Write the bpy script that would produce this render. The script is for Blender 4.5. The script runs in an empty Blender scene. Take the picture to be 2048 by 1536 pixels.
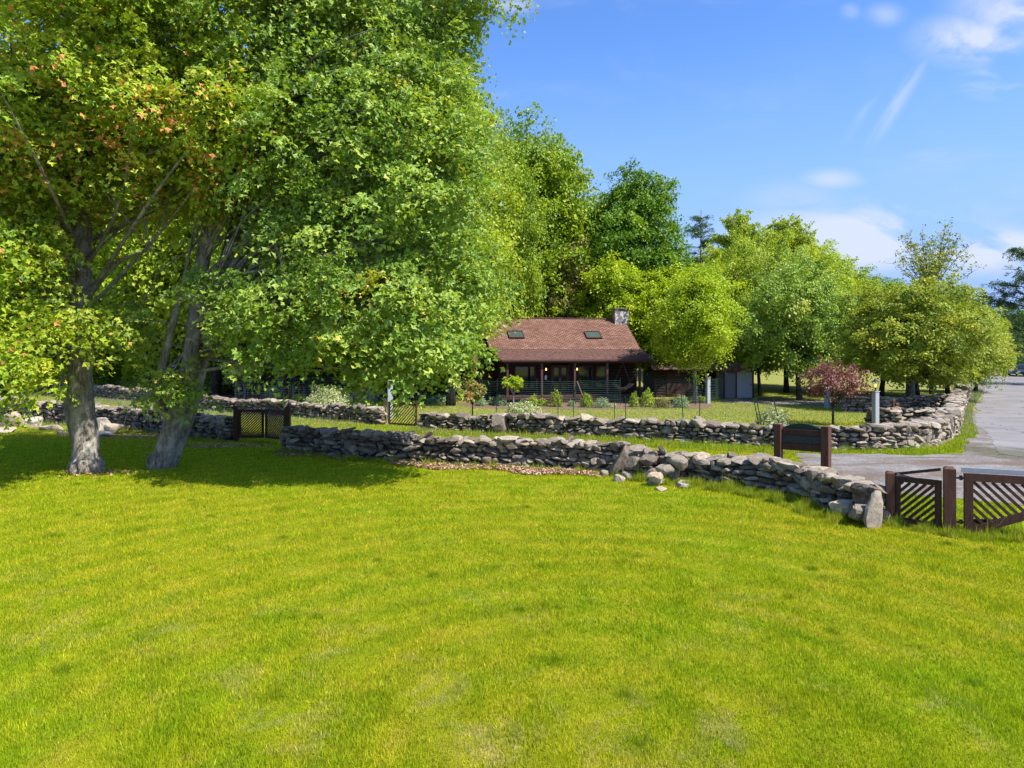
import bpy, bmesh, math, random
import numpy as np
from mathutils import Vector, Matrix, noise as mnoise

C = bpy.context
SC = C.scene
COL = SC.collection
RNG = np.random.default_rng(7)
random.seed(7)
R = math.radians
F, HORIZ, CAMH = 1420.0, 700.0, 3.6

# ------------------------------------------------------------------ camera, sky, sun, exposure
cd = bpy.data.cameras.new('camera')
cam = bpy.data.objects.new('camera', cd); COL.objects.link(cam)
cam.location = (0, 0, CAMH); cam.rotation_euler = (R(90), 0, 0)
cd.sensor_width = 36; cd.lens = F / 2048 * 36
cd.shift_y = -(768 - HORIZ) / 2048
cd.clip_start = 0.1; cd.clip_end = 3000
SC.camera = cam

SUN_EL, SUN_AZ = 54.0, -31.0          # azimuth measured from +X (right) towards +Y (away)
world = bpy.data.worlds.new('World'); SC.world = world; world.use_nodes = True
def build_world():
    nt = world.node_tree; N = nt.nodes; L = nt.links; N.clear()
    out = N.new('ShaderNodeOutputWorld'); bg = N.new('ShaderNodeBackground')
    sky = N.new('ShaderNodeTexSky'); sky.sky_type = 'NISHITA'; sky.sun_disc = False
    sky.sun_elevation = R(SUN_EL); sky.sun_rotation = R(90 - SUN_AZ)
    sky.altitude = 200; sky.air_density = 1.0; sky.dust_density = 0.6; sky.ozone_density = 2.0
    hs = N.new('ShaderNodeHueSaturation'); hs.inputs['Saturation'].default_value = 1.28
    hs.inputs['Hue'].default_value = 0.512
    hs.inputs['Value'].default_value = 1.0
    L.new(sky.outputs[0], hs.inputs['Color'])
    tc = N.new('ShaderNodeTexCoord')
    sep = N.new('ShaderNodeSeparateXYZ'); L.new(tc.outputs['Generated'], sep.inputs[0])
    def math_(op, a, b=None, c=None, clamp=False):
        m = N.new('ShaderNodeMath'); m.operation = op; m.use_clamp = clamp
        for i, v in enumerate((a, b, c)):
            if v is None: continue
            if isinstance(v, (int, float)): m.inputs[i].default_value = v
            else: L.new(v, m.inputs[i])
        return m.outputs[0]
    X, Y, Z = sep.outputs
    yy = math_('MAXIMUM', Y, 0.12)
    h = math_('DIVIDE', X, yy); v = math_('DIVIDE', Z, yy)      # tangent directions of the northern sky
    def rot(a):
        ca, sa = math.cos(a), math.sin(a)
        return (math_('ADD', math_('MULTIPLY', h, ca), math_('MULTIPLY', v, sa)),
                math_('ADD', math_('MULTIPLY', h, -sa), math_('MULTIPLY', v, ca)))
    def nz(u, w, su, sw, scale, det=6, rough=0.55, seed=0.0):
        cmb = N.new('ShaderNodeCombineXYZ')
        L.new(math_('MULTIPLY', u, su), cmb.inputs[0]); L.new(math_('MULTIPLY', w, sw), cmb.inputs[1]); cmb.inputs[2].default_value = seed
        n = N.new('ShaderNodeTexNoise'); n.inputs['Scale'].default_value = scale
        n.inputs['Detail'].default_value = det; n.inputs['Roughness'].default_value = rough
        n.inputs['Distortion'].default_value = 0.5
        L.new(cmb.outputs[0], n.inputs['Vector']); return n.outputs['Fac']
    def blob(px, py, rx, ry, a=0.0):
        u, w = rot(a) if a else (h, v)
        x0, z0 = (px - 1024) / F, (HORIZ - py) / F
        u0 = x0 * math.cos(a) + z0 * math.sin(a); w0 = -x0 * math.sin(a) + z0 * math.cos(a)
        du = math_('DIVIDE', math_('SUBTRACT', u, u0), rx / F); dw = math_('DIVIDE', math_('SUBTRACT', w, w0), ry / F)
        d = math_('SQRT', math_('ADD', math_('MULTIPLY', du, du), math_('MULTIPLY', dw, dw)))
        m = N.new('ShaderNodeMapRange'); m.interpolation_type = 'SMOOTHSTEP'
        L.new(d, m.inputs[0]); m.inputs[1].default_value = 1.0; m.inputs[2].default_value = 0.0
        m.inputs[3].default_value = 0.0; m.inputs[4].default_value = 1.0
        return m.outputs[0]
    def thr(n, lo, hi):
        m = N.new('ShaderNodeMapRange'); m.interpolation_type = 'SMOOTHSTEP'
        L.new(n, m.inputs[0]); m.inputs[1].default_value = lo; m.inputs[2].default_value = hi; return m.outputs[0]
    n1 = nz(h, v, 1, 2.2, 5.0, 8, 0.55, 1.3)
    n2 = nz(h, v, 1, 3.2, 3.0, 8, 0.6, 7.7)
    puffs = None
    for (px, py, rx, ry, k) in ((1950, 80, 170, 75, 1.3), (2080, 15, 230, 110, 1.5), (1990, 165, 110, 45, 1.0), (1900, 325, 130, 36, .8), (1665, 358, 90, 30, .7), (1820, 420, 300, 40, .5),
                                (1730, 480, 380, 105, 1.5), (1990, 500, 300, 70, 1.5), (1700, 25, 30, 25, .6), (1770, 30, 60, 34, .5), (1030, 8, 60, 30, .8), (1590, 400, 160, 60, .35), (1010,190,50,16,.4)):
        b = math_('MULTIPLY', blob(px, py, rx, ry), k)
        puffs = b if puffs is None else math_('MAXIMUM', puffs, b)
    c1 = math_('MULTIPLY', puffs, thr(n1, 0.40, 0.62), clamp=True)
    u, w = rot(R(57))
    n3 = nz(u, w, 1.2, 9, 5.0, 5, 0.6, 3.1)
    streak = math_('MULTIPLY', math_('MAXIMUM', blob(1800, 200, 150, 26, R(57)), math_('MULTIPLY', blob(1730, 215, 110, 18, R(60)), .6)), thr(n3, 0.38, 0.68))
    c2 = math_('MULTIPLY', streak, 0.4)
    c3 = math_('MULTIPLY', thr(n2, 0.48, 0.85), 0.22)
    cl = math_('MAXIMUM', math_('MAXIMUM', math_('MULTIPLY', c1, 0.82), c2), c3, clamp=True)
    # pale air towards the horizon
    hz = N.new('ShaderNodeMapRange'); hz.interpolation_type = 'SMOOTHSTEP'
    L.new(Z, hz.inputs[0]); hz.inputs[1].default_value = 0.42; hz.inputs[2].default_value = 0.0
    hz.inputs[3].default_value = 0.0; hz.inputs[4].default_value = 0.97
    air = N.new('ShaderNodeMixRGB'); L.new(hz.outputs[0], air.inputs[0]); L.new(hs.outputs[0], air.inputs[1])
    air.inputs[2].default_value = (1.15, 1.86, 3.95, 1)
    mix = N.new('ShaderNodeMixRGB'); L.new(cl, mix.inputs[0]); L.new(air.outputs[0], mix.inputs[1])
    mix.inputs[2].default_value = (3.0, 3.2, 3.75, 1)
    L.new(mix.outputs[0], bg.inputs[0]); bg.inputs[1].default_value = 0.15
    L.new(bg.outputs[0], out.inputs[0])
build_world()

sl = bpy.data.lights.new('sun', 'SUN'); sl.energy = 4.8; sl.angle = R(0.55); sl.color = (1.0, 0.955, 0.88)
sun = bpy.data.objects.new('sun', sl); COL.objects.link(sun)
sd = Vector((math.cos(R(SUN_EL)) * math.cos(R(SUN_AZ)), math.cos(R(SUN_EL)) * math.sin(R(SUN_AZ)), math.sin(R(SUN_EL))))
sun.rotation_euler = sd.to_track_quat('Z', 'Y').to_euler(); sun.location = sd * 100

SC.view_settings.view_transform = 'Standard'; SC.view_settings.look = 'None'
SC.view_settings.exposure = 0.84; SC.view_settings.gamma = 1.0
cy = SC.cycles
cy.max_bounces = 7; cy.diffuse_bounces = 4; cy.glossy_bounces = 2; cy.transmission_bounces = 5; cy.transparent_max_bounces = 4
cy.caustics_reflective = False; cy.caustics_refractive = False
cy.use_denoising = True

# ------------------------------------------------------------------ measuring helpers
def G(px, py):                       # the ground point a pixel of the photo shows
    Y = CAMH * F / (py - HORIZ); return ((px - 1024) / F * Y, Y)
def XZ(px, py, Y):                   # a point at distance Y
    return ((px - 1024) / F * Y, Y, CAMH - (py - HORIZ) / F * Y)

ROADP = [(-6.2, -12.0), (4.2, 4.5), (12.2, 17.0), (15.9, 22.4), (17.4, 25.5), (22.9, 35.0), (28.4, 43.5), (39.6, 59.4), (53.5, 80.5), (69.6, 104), (90, 134), (118, 170), (160, 215)]
def road_d(x, y):                    # signed distance left of the road's left edge
    x = np.asarray(x, float); y = np.asarray(y, float)
    best = np.full(x.shape, 1e9); sg = np.ones(x.shape)
    for (a, b), (c, d) in zip(ROADP[:-1], ROADP[1:]):
        dx, dy = c - a, d - b; l2 = dx * dx + dy * dy
        t = np.clip(((x - a) * dx + (y - b) * dy) / l2, 0, 1)
        dd = np.hypot(x - a - t * dx, y - b - t * dy)
        s = np.sign(dx * (y - b) - dy * (x - a))
        m = dd < best; best = np.where(m, dd, best); sg = np.where(m, s, sg)
    return best * sg
def sst(t): t = np.clip(t, 0, 1); return t * t * (3 - 2 * t)
def gz(x, y):
    x = np.asarray(x, float); y = np.asarray(y, float)
    z = 0.03 * np.sin(x * 0.31 + 1.2) * np.sin(y * 0.27) + 0.02 * np.sin(x * 0.83 + y * 0.6)
    rise = 0.062 * np.clip(y - 57, 0, 70) * sst((road_d(x, y) - 6) / 26)
    return z * sst((road_d(x, y)) / 3) + rise
def gzf(x, y): return float(gz(np.array([x]), np.array([y]))[0])

# ------------------------------------------------------------------ object helpers
def tag(o, label=None, cat=None, group=None, kind=None):
    if label: o['label'] = label
    if cat: o['category'] = cat
    if group: o['group'] = group
    if kind: o['kind'] = kind
    return o
def empty(name, loc=(0, 0, 0), rz=0.0):
    o = bpy.data.objects.new(name, None); COL.objects.link(o); o.location = loc; o.rotation_euler = (0, 0, rz); o.empty_display_size = 0.2
    return o
def link(name, me, mat=None, parent=None, loc=None):
    o = bpy.data.objects.new(name, me); COL.objects.link(o)
    if mat is not None and not len(me.materials):
        for m in (mat if isinstance(mat, (list, tuple)) else [mat]): me.materials.append(m)
    if parent is not None: o.parent = parent
    if loc is not None: o.location = loc
    return o
def mesh_np(name, V, Fs, n, attrs=None, smooth=False):
    """V (N,3), Fs (M,n) faces of n corners"""
    me = bpy.data.meshes.new(name)
    V = np.ascontiguousarray(V, dtype=np.float32); Fs = np.ascontiguousarray(Fs, dtype=np.int32)
    me.vertices.add(len(V)); me.vertices.foreach_set('co', V.ravel())
    me.loops.add(Fs.size); me.loops.foreach_set('vertex_index', Fs.ravel())
    me.polygons.add(len(Fs)); me.polygons.foreach_set('loop_start', np.arange(0, Fs.size, n, dtype=np.int32))
    me.polygons.foreach_set('use_smooth', np.full(len(Fs), smooth))
    me.update(calc_edges=True)
    for k, a in (attrs or {}).items():
        at = me.attributes.new(k, 'FLOAT', 'POINT'); at.data.foreach_set('value', np.ascontiguousarray(a, dtype=np.float32))
    return me
class MB:
    """collects boxes and tubes into one mesh"""
    def __init__(s): s.v = []; s.f = []
    def add(s, v, f):
        b = len(s.v); s.v += [tuple(p) for p in v]; s.f += [tuple(i + b for i in q) for q in f]; return s
    def box(s, x0, y0, z0, x1, y1, z1, M=None):
        v = [(x0, y0, z0), (x1, y0, z0), (x1, y1, z0), (x0, y1, z0), (x0, y0, z1), (x1, y0, z1), (x1, y1, z1), (x0, y1, z1)]
        if M is not None: v = [M @ Vector(p) for p in v]
        return s.add(v, [(0, 3, 2, 1), (4, 5, 6, 7), (0, 1, 5, 4), (1, 2, 6, 5), (2, 3, 7, 6), (3, 0, 4, 7)])
    def cbox(s, c, d, M=None): return s.box(c[0]-d[0]/2, c[1]-d[1]/2, c[2]-d[2]/2, c[0]+d[0]/2, c[1]+d[1]/2, c[2]+d[2]/2, M)
    def bar(s, a, b, w, t, up=(0, 0, 1)):
        a = Vector(a); b = Vector(b); d = (b - a); L = d.length; d.normalize()
        sx = d.cross(Vector(up)); sx = sx.normalized() if sx.length > 1e-4 else Vector((1, 0, 0)); uz = sx.cross(d)
        v = []
        for p in (a, b):
            for i, j in ((-1, -1), (1, -1), (1, 1), (-1, 1)): v.append(p + sx * (i * t / 2) + uz * (j * w / 2))
        return s.add(v, [(0, 1, 2, 3), (7, 6, 5, 4), (0, 4, 5, 1), (1, 5, 6, 2), (2, 6, 7, 3), (3, 7, 4, 0)])
    def tube(s, pts, rad, n=8, cap=True, wob=0.0, seed=0):
        pts = [Vector(p) for p in pts]; m = len(pts); b = []
        ref = Vector((0.3, 1, 0.05)).normalized()
        for i, p in enumerate(pts):
            d = (pts[min(i + 1, m - 1)] - pts[max(i - 1, 0)]).normalized()
            x = d.cross(ref); x = x.normalized() if x.length > 1e-3 else Vector((1, 0, 0)); y = d.cross(x)
            for k in range(n):
                a = 2 * math.pi * k / n; r = rad[i]
                if wob: r *= 1 + wob * mnoise.noise(Vector((math.cos(a) * 1.6 + seed, math.sin(a) * 1.6, i * 0.22)))
                b.append(p + x * (math.cos(a) * r) + y * (math.sin(a) * r))
        f = [(i * n + k, i * n + (k + 1) % n, (i + 1) * n + (k + 1) % n, (i + 1) * n + k) for i in range(m - 1) for k in range(n)]
        if cap: f += [tuple(range(n - 1, -1, -1)), tuple(range((m - 1) * n, m * n))]
        return s.add(b, f)
    def lathe(s, prof, n=16, c=(0, 0, 0)):
        b = [(c[0] + r * math.cos(2 * math.pi * k / n), c[1] + r * math.sin(2 * math.pi * k / n), c[2] + z) for r, z in prof for k in range(n)]
        m = len(prof)
        f = [(i * n + k, i * n + (k + 1) % n, (i + 1) * n + (k + 1) % n, (i + 1) * n + k) for i in range(m - 1) for k in range(n)]
        f += [tuple(range(n - 1, -1, -1)), tuple(range((m - 1) * n, m * n))]
        return s.add(b, f)
    def mesh(s, name, smooth=False, bevel=0.0):
        me = bpy.data.meshes.new(name); me.from_pydata([tuple(p) for p in s.v], [], s.f)
        if bevel:
            bm = bmesh.new(); bm.from_mesh(me)
            bmesh.ops.bevel(bm, geom=bm.edges[:], offset=bevel, segments=1, affect='EDGES', clamp_overlap=True)
            bm.to_mesh(me); bm.free()
        if smooth:
            me.polygons.foreach_set('use_smooth', [True] * len(me.polygons))
        me.update(); return me
    def build(s, name, mat, parent=None, smooth=False, loc=None, bevel=0.0):
        return link(name, s.mesh(name, smooth, bevel), mat, parent, loc)

# ------------------------------------------------------------------ materials
class NT:
    def __init__(s, name):
        s.m = bpy.data.materials.new(name); s.m.use_nodes = True; s.t = s.m.node_tree
        s.N = s.t.nodes; s.L = s.t.links; s.N.clear()
        s.out = s.N.new('ShaderNodeOutputMaterial')
    def n(s, typ, **kw):
        nd = s.N.new(typ)
        for k, v in kw.items():
            if k.startswith('i_'):
                key = k[2:]; key = int(key) if key.isdigit() else key.replace('_', ' ')
                if hasattr(v, 'is_linked') or isinstance(v, bpy.types.NodeSocket): s.L.new(v, nd.inputs[key])
                else: nd.inputs[key].default_value = v
            else: setattr(nd, k, v)
        return nd
    def pos(s): return s.n('ShaderNodeNewGeometry').outputs['Position']
    def obj(s): return s.n('ShaderNodeTexCoord').outputs['Object']
    def map(s, v, scale=(1, 1, 1), loc=(0, 0, 0), rot=(0, 0, 0)):
        m = s.n('ShaderNodeMapping'); s.L.new(v, m.inputs['Vector']); m.inputs['Scale'].default_value = scale
        m.inputs['Location'].default_value = loc; m.inputs['Rotation'].default_value = rot; return m.outputs[0]
    def noise(s, v, scale, det=4, rough=0.55, dist=0.0):
        n = s.n('ShaderNodeTexNoise'); s.L.new(v, n.inputs['Vector']); n.inputs['Scale'].default_value = scale
        n.inputs['Detail'].default_value = det; n.inputs['Roughness'].default_value = rough; n.inputs['Distortion'].default_value = dist
        return n.outputs['Fac']
    def ramp(s, f, stops, interp='LINEAR'):
        r = s.n('ShaderNodeValToRGB'); s.L.new(f, r.inputs[0]); cr = r.color_ramp; cr.interpolation = interp
        while len(cr.elements) < len(stops): cr.elements.new(0.5)
        for e, (p, c) in zip(cr.elements, stops):
            e.position = p; e.color = (c, c, c, 1) if isinstance(c, (int, float)) else tuple(c) + (1,)
        return r.outputs[0]
    def mix(s, f, a, b, mode='MIX'):
        m = s.n('ShaderNodeMixRGB'); m.blend_type = mode
        for i, v in enumerate((f, a, b)):
            if isinstance(v, (int, float)): m.inputs[i].default_value = v if i == 0 else (v, v, v, 1)
            elif isinstance(v, tuple): m.inputs[i].default_value = v + (1,)
            else: s.L.new(v, m.inputs[i])
        return m.outputs[0]
    def mth(s, op, a, b=None, clamp=False):
        m = s.n('ShaderNodeMath'); m.operation = op; m.use_clamp = clamp
        for i, v in enumerate((a, b)):
            if v is None: continue
            if isinstance(v, (int, float)): m.inputs[i].default_value = v
            else: s.L.new(v, m.inputs[i])
        return m.outputs[0]
    def attr(s, name): return s.n('ShaderNodeAttribute', attribute_name=name).outputs['Fac']
    def bump(s, h, strength=0.5, dist=0.02, nrm=None):
        b = s.n('ShaderNodeBump'); s.L.new(h, b.inputs['Height']); b.inputs['Strength'].default_value = strength; b.inputs['Distance'].default_value = dist
        if nrm is not None: s.L.new(nrm, b.inputs['Normal'])
        return b.outputs[0]
    def pbr(s, col, rough=0.8, spec=0.3, nrm=None, metal=0.0, emis=None, estr=0.0):
        p = s.n('ShaderNodeBsdfPrincipled')
        if isinstance(col, tuple): p.inputs['Base Color'].default_value = col + (1,)
        else: s.L.new(col, p.inputs['Base Color'])
        if isinstance(rough, (int, float)): p.inputs['Roughness'].default_value = rough
        else: s.L.new(rough, p.inputs['Roughness'])
        p.inputs['Specular IOR Level'].default_value = spec; p.inputs['Metallic'].default_value = metal
        if nrm is not None: s.L.new(nrm, p.inputs['Normal'])
        if emis: p.inputs['Emission Color'].default_value = emis + (1,); p.inputs['Emission Strength'].default_value = estr
        return p.outputs[0]
    def end(s, sh): s.L.new(sh, s.out.inputs['Surface']); return s.m

def leaf_mat(name, stops, trans=0.4, rough=0.55, spec=0.3, pale=0.15, yellow=(1.2, 1.15, 0.4)):
    m = NT(name)
    t = m.attr('tint')
    col = m.ramp(t, stops)
    n = m.noise(m.pos(), 0.55, 2)
    col = m.mix(m.mth('MULTIPLY', n, 0.55), col, m.mix(1.0, col, (1.25, 1.12, 0.8), 'MULTIPLY'))
    bf = m.n('ShaderNodeNewGeometry').outputs['Backfacing']
    under = m.mix(pale, col, (0.24, 0.30, 0.17))
    colf = m.mix(bf, col, under)
    s1 = m.pbr(colf, rough, spec)
    tr = m.n('ShaderNodeBsdfTranslucent'); m.L.new(m.mix(1.0, col, tuple(trans * 1.55 * q for q in yellow), 'MULTIPLY'), tr.inputs['Color'])
    mx = m.n('ShaderNodeAddShader'); m.L.new(s1, mx.inputs[0]); m.L.new(tr.outputs[0], mx.inputs[1])
    return m.end(mx.outputs[0])

def lawn_colour(m):
    p = m.pos()
    big = m.noise(p, 0.22, 4, 0.6, 0.3); mid = m.noise(p, 1.5, 7, 0.72, 0.4); fine = m.noise(p, 6.0, 4, 0.7)
    c = m.ramp(mid, [(0.26, (0.255, 0.355, 0.005)), (0.45, (0.345, 0.408, 0.007)), (0.58, (0.400, 0.425, 0.012)), (0.76, (0.50, 0.44, 0.045))])
    g = m.ramp(big, [(0.35, (0.90, 1.02, 0.8)), (0.5, (1.0, 1.0, 1.0)), (0.68, (1.10, 1.02, 1.2))])
    c = m.mix(1.0, c, g, 'MULTIPLY')
    dry = m.ramp(m.noise(m.map(p, (1, 1, 1), (13, 5, 0)), 0.9, 7, 0.75, 0.6), [(0.54, 0.0), (0.72, 0.62)])
    # dry patches are commoner on the near lawn
    y = m.n('ShaderNodeSeparateXYZ'); m.L.new(p, y.inputs[0])
    near = m.n('ShaderNodeMapRange'); m.L.new(y.outputs[1], near.inputs[0])
    near.inputs[1].default_value = 5; near.inputs[2].default_value = 12; near.inputs[3].default_value = 1.0; near.inputs[4].default_value = 0.15
    c = m.mix(m.mth('MULTIPLY', dry, near.outputs[0]), c, (0.52, 0.40, 0.17))
    clover = m.ramp(m.noise(m.map(p, (1, 1, 1), (3, 71, 0)), 1.9, 3, 0.6), [(0.64, 0.0), (0.76, 0.45)])
    c = m.mix(clover, c, (0.14, 0.27, 0.015))
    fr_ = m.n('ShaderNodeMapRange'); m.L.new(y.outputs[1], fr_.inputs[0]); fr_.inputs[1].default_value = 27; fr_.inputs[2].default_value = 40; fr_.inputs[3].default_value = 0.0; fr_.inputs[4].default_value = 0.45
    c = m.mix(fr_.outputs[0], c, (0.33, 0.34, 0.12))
    # tracks of the mower, rings round the middle of the lawn
    w = m.n('ShaderNodeTexWave'); w.wave_type = 'RINGS'; w.rings_direction = 'Z'
    m.L.new(m.map(p, (1, 1, 0), (-1.0, -6.5, 0)), w.inputs['Vector']); w.inputs['Scale'].default_value = 0.36
    w.inputs['Distortion'].default_value = 1.4; w.inputs['Detail'].default_value = 2; w.inputs['Detail Scale'].default_value = 0.8
    st = m.ramp(w.outputs['Fac'], [(0.2, (0.92, 0.955, 0.90)), (0.8, (1.08, 1.04, 1.09))])
    c = m.mix(1.0, c, st, 'MULTIPLY')
    c = m.mix(1.0, c, m.ramp(fine, [(0.3, 0.86), (0.7, 1.14)]), 'MULTIPLY')
    return c
def make_ground_mat():
    m = NT('ground_turf'); c = lawn_colour(m)
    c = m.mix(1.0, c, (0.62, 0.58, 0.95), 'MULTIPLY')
    h = m.noise(m.pos(), 40, 4, 0.7)
    return m.end(m.pbr(c, 0.95, 0.1, m.bump(h, 0.8, 0.04)))
def make_blade_mat(name, tall=False):
    m = NT(name); c = lawn_colour(m); t = m.attr('tint')
    if tall: c = m.mix(1.0, c, (0.80, 0.84, 2.2), 'MULTIPLY')
    c = m.mix(1.0, c, m.ramp(t, [(0.0, (0.42, 0.55, 0.45)), (0.4, (0.95, 0.98, 0.9)), (0.75, (1.2, 1.16, 1.2)), (1.0, (1.75, 1.45, 4.5))]), 'MULTIPLY')
    s1 = m.pbr(c, 0.6, 0.2)
    tr = m.n('ShaderNodeBsdfTranslucent'); m.L.new(m.mix(1.0, c, (1.1, 1.15, 0.6), 'MULTIPLY'), tr.inputs['Color'])
    mx = m.n('ShaderNodeMixShader'); mx.inputs[0].default_value = 0.4
    m.L.new(s1, mx.inputs[1]); m.L.new(tr.outputs[0], mx.inputs[2])
    return m.end(mx.outputs[0])
def make_stone_mat():
    m = NT('field_stone'); p = m.pos(); t = m.attr('tint')
    base = m.ramp(t, [(0.0, (0.070, 0.053, 0.041)), (0.25, (0.142, 0.110, 0.083)), (0.5, (0.225, 0.182, 0.138)), (0.75, (0.345, 0.293, 0.23)), (0.9, (0.40, 0.31, 0.21)), (1.0, (0.55, 0.48, 0.39))])
    n1 = m.noise(p, 9, 6, 0.7, 0.3); n2 = m.noise(p, 38, 4, 0.7)
    c = m.mix(1.0, base, m.ramp(n1, [(0.3, 0.62), (0.7, 1.35)]), 'MULTIPLY')
    lich = m.ramp(m.noise(p, 5.5, 6, 0.75, 0.8), [(0.52, 0.0), (0.62, 0.75)])
    c = m.mix(m.mth('MULTIPLY', lich, 0.6), c, (0.37, 0.34, 0.275))
    moss = m.ramp(m.noise(m.map(p, (1, 1, 1), (8, 3, 4)), 2.2, 5, 0.7), [(0.60, 0.0), (0.70, 0.5)])
    c = m.mix(moss, c, (0.10, 0.10, 0.05))
    c = m.mix(1.0, c, m.ramp(n2, [(0.3, 0.75), (0.7, 1.2)]), 'MULTIPLY')
    return m.end(m.pbr(c, 0.9, 0.25, m.bump(m.mth('ADD', n1, m.mth('MULTIPLY', n2, 0.5)), 0.7, 0.03)))
def make_bark_mat(name, a, b, light, vs=4.0):
    m = NT(name); p = m.pos()
    v = m.map(p, (1, 1, 0.22))
    n1 = m.noise(v, 16 * vs / 4, 5, 0.7, 0.4); n2 = m.noise(p, 2.4, 5, 0.7, 0.5)
    c = m.ramp(n1, [(0.34, a), (0.62, b)])
    c = m.mix(m.ramp(n2, [(0.48, 0.0), (0.62, 0.8)]), c, light)
    c = m.mix(1.0, c, m.ramp(m.noise(p, 60, 3, 0.7), [(0.3, 0.7), (0.7, 1.25)]), 'MULTIPLY')
    return m.end(m.pbr(c, 0.92, 0.15, m.bump(n1, 1.0, 0.10)))
def simple(name, col, rough=0.7, spec=0.3, var=0.25, scale=6.0, metal=0.0, bump=0.0, stretch=(1, 1, 1)):
    m = NT(name); p = m.obj()
    n = m.noise(m.map(p, stretch), scale, 5, 0.65)
    c = m.mix(1.0, col, m.ramp(n, [(0.25, 1 - var), (0.75, 1 + var)]), 'MULTIPLY')
    return m.end(m.pbr(c, rough, spec, m.bump(n, bump, 0.01) if bump else None, metal))

M = {}
M['ground'] = make_ground_mat(); M['blade'] = make_blade_mat('mown_grass_blades'); M['tall'] = make_blade_mat('rough_grass_blades', True)
M['stone'] = make_stone_mat()
M['core2'] = simple('dark_slate_cap', (0.10, 0.10, 0.10), 0.8, 0.3, 0.3)
M['core'] = simple('dark_rubble', (0.05, 0.042, 0.035), 0.95, 0.1)
M['bark'] = make_bark_mat('maple_bark', (0.12, 0.10, 0.080), (0.38, 0.33, 0.265), (0.56, 0.51, 0.42))
M['bark_dark'] = make_bark_mat('dark_bark', (0.035, 0.030, 0.025), (0.10, 0.085, 0.070), (0.15, 0.14, 0.12))
M['bark_birch'] = make_bark_mat('pale_bark', (0.16, 0.15, 0.14), (0.34, 0.32, 0.30), (0.45, 0.44, 0.42))
M['red_wood'] = simple('red_brown_stain', (0.105, 0.045, 0.030), 0.65, 0.25, 0.45, 5, bump=0.3, stretch=(3, 3, 0.5))
M['dark_wood'] = simple('dark_stained_wood', (0.060, 0.027, 0.018), 0.65, 0.25, 0.5, 7, bump=0.3, stretch=(3, 3, 0.5))
M['grey_wood'] = simple('weathered_wood', (0.27, 0.25, 0.22), 0.8, 0.2, 0.3, 9, bump=0.4)
M['black_metal'] = simple('black_iron', (0.012, 0.013, 0.013), 0.45, 0.5, 0.2)
M['green_paint'] = simple('dark_green_paint', (0.012, 0.032, 0.022), 0.5, 0.3, 0.2, 3)
M['slate_paint'] = simple('weathered_board', (0.035, 0.040, 0.036), 0.7, 0.3, 0.5, 14, stretch=(1, 1, 4))
M['granite'] = simple('grey_granite', (0.36, 0.38, 0.40), 0.85, 0.3, 0.35, 26, bump=0.4)
M['green_post'] = simple('green_steel_post', (0.010, 0.040, 0.024), 0.5, 0.4, 0.2)
M['wire'] = simple('teal_wire', (0.13, 0.25, 0.21), 0.5, 0.4, 0.1)
M['net'] = simple('grey_netting', (0.20, 0.21, 0.22), 0.6, 0.3, 0.1)
M['log'] = simple('brown_log_siding', (0.040, 0.022, 0.017), 0.7, 0.25, 0.35, 8, bump=0.3, stretch=(0.4, 0.4, 4))
M['trim'] = simple('red_brown_trim', (0.085, 0.040, 0.032), 0.6, 0.3, 0.25, 6)
M['metal_flash'] = simple('grey_flashing', (0.30, 0.33, 0.36), 0.45, 0.5, 0.15, 8, metal=0.3)
M['hammock'] = simple('tan_canvas', (0.62, 0.42, 0.22), 0.8, 0.2, 0.15)
M['white'] = simple('white_paint', (0.72, 0.72, 0.70), 0.6, 0.3, 0.08)
M['lilac_door'] = simple('grey_lilac_door', (0.42, 0.42, 0.47), 0.6, 0.3, 0.06, 3)
M['grey_door'] = simple('grey_side_panel', (0.20, 0.20, 0.23), 0.6, 0.3, 0.1, 3)
M['mulch'] = simple('bark_mulch', (0.16, 0.105, 0.075), 0.95, 0.1, 0.5, 30, bump=0.8)

def glass_mat(name, col, rough=0.05):
    m = NT(name); return m.end(m.pbr(col, rough, 0.8))
M['pane'] = glass_mat('dark_window_glass', (0.015, 0.018, 0.020))
M['sky_glass'] = glass_mat('skylight_glass', (0.05, 0.07, 0.07), 0.08)
m_ = NT('lamp_glow'); M['glow'] = m_.end(m_.pbr((0.9, 0.6, 0.2), 0.5, 0.2, emis=(1.0, 0.55, 0.12), estr=2.2))
def lamp_glass():
    m = NT('lantern_glass'); t = m.n('ShaderNodeBsdfTransparent'); t.inputs[0].default_value = (0.93, 0.95, 0.92, 1)
    g = m.n('ShaderNodeBsdfGlossy'); g.inputs['Roughness'].default_value = 0.05
    x = m.n('ShaderNodeMixShader'); x.inputs[0].default_value = 0.15; m.L.new(t.outputs[0], x.inputs[1]); m.L.new(g.outputs[0], x.inputs[2]); return m.end(x.outputs[0])
M['lantern_glass'] = lamp_glass()

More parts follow.
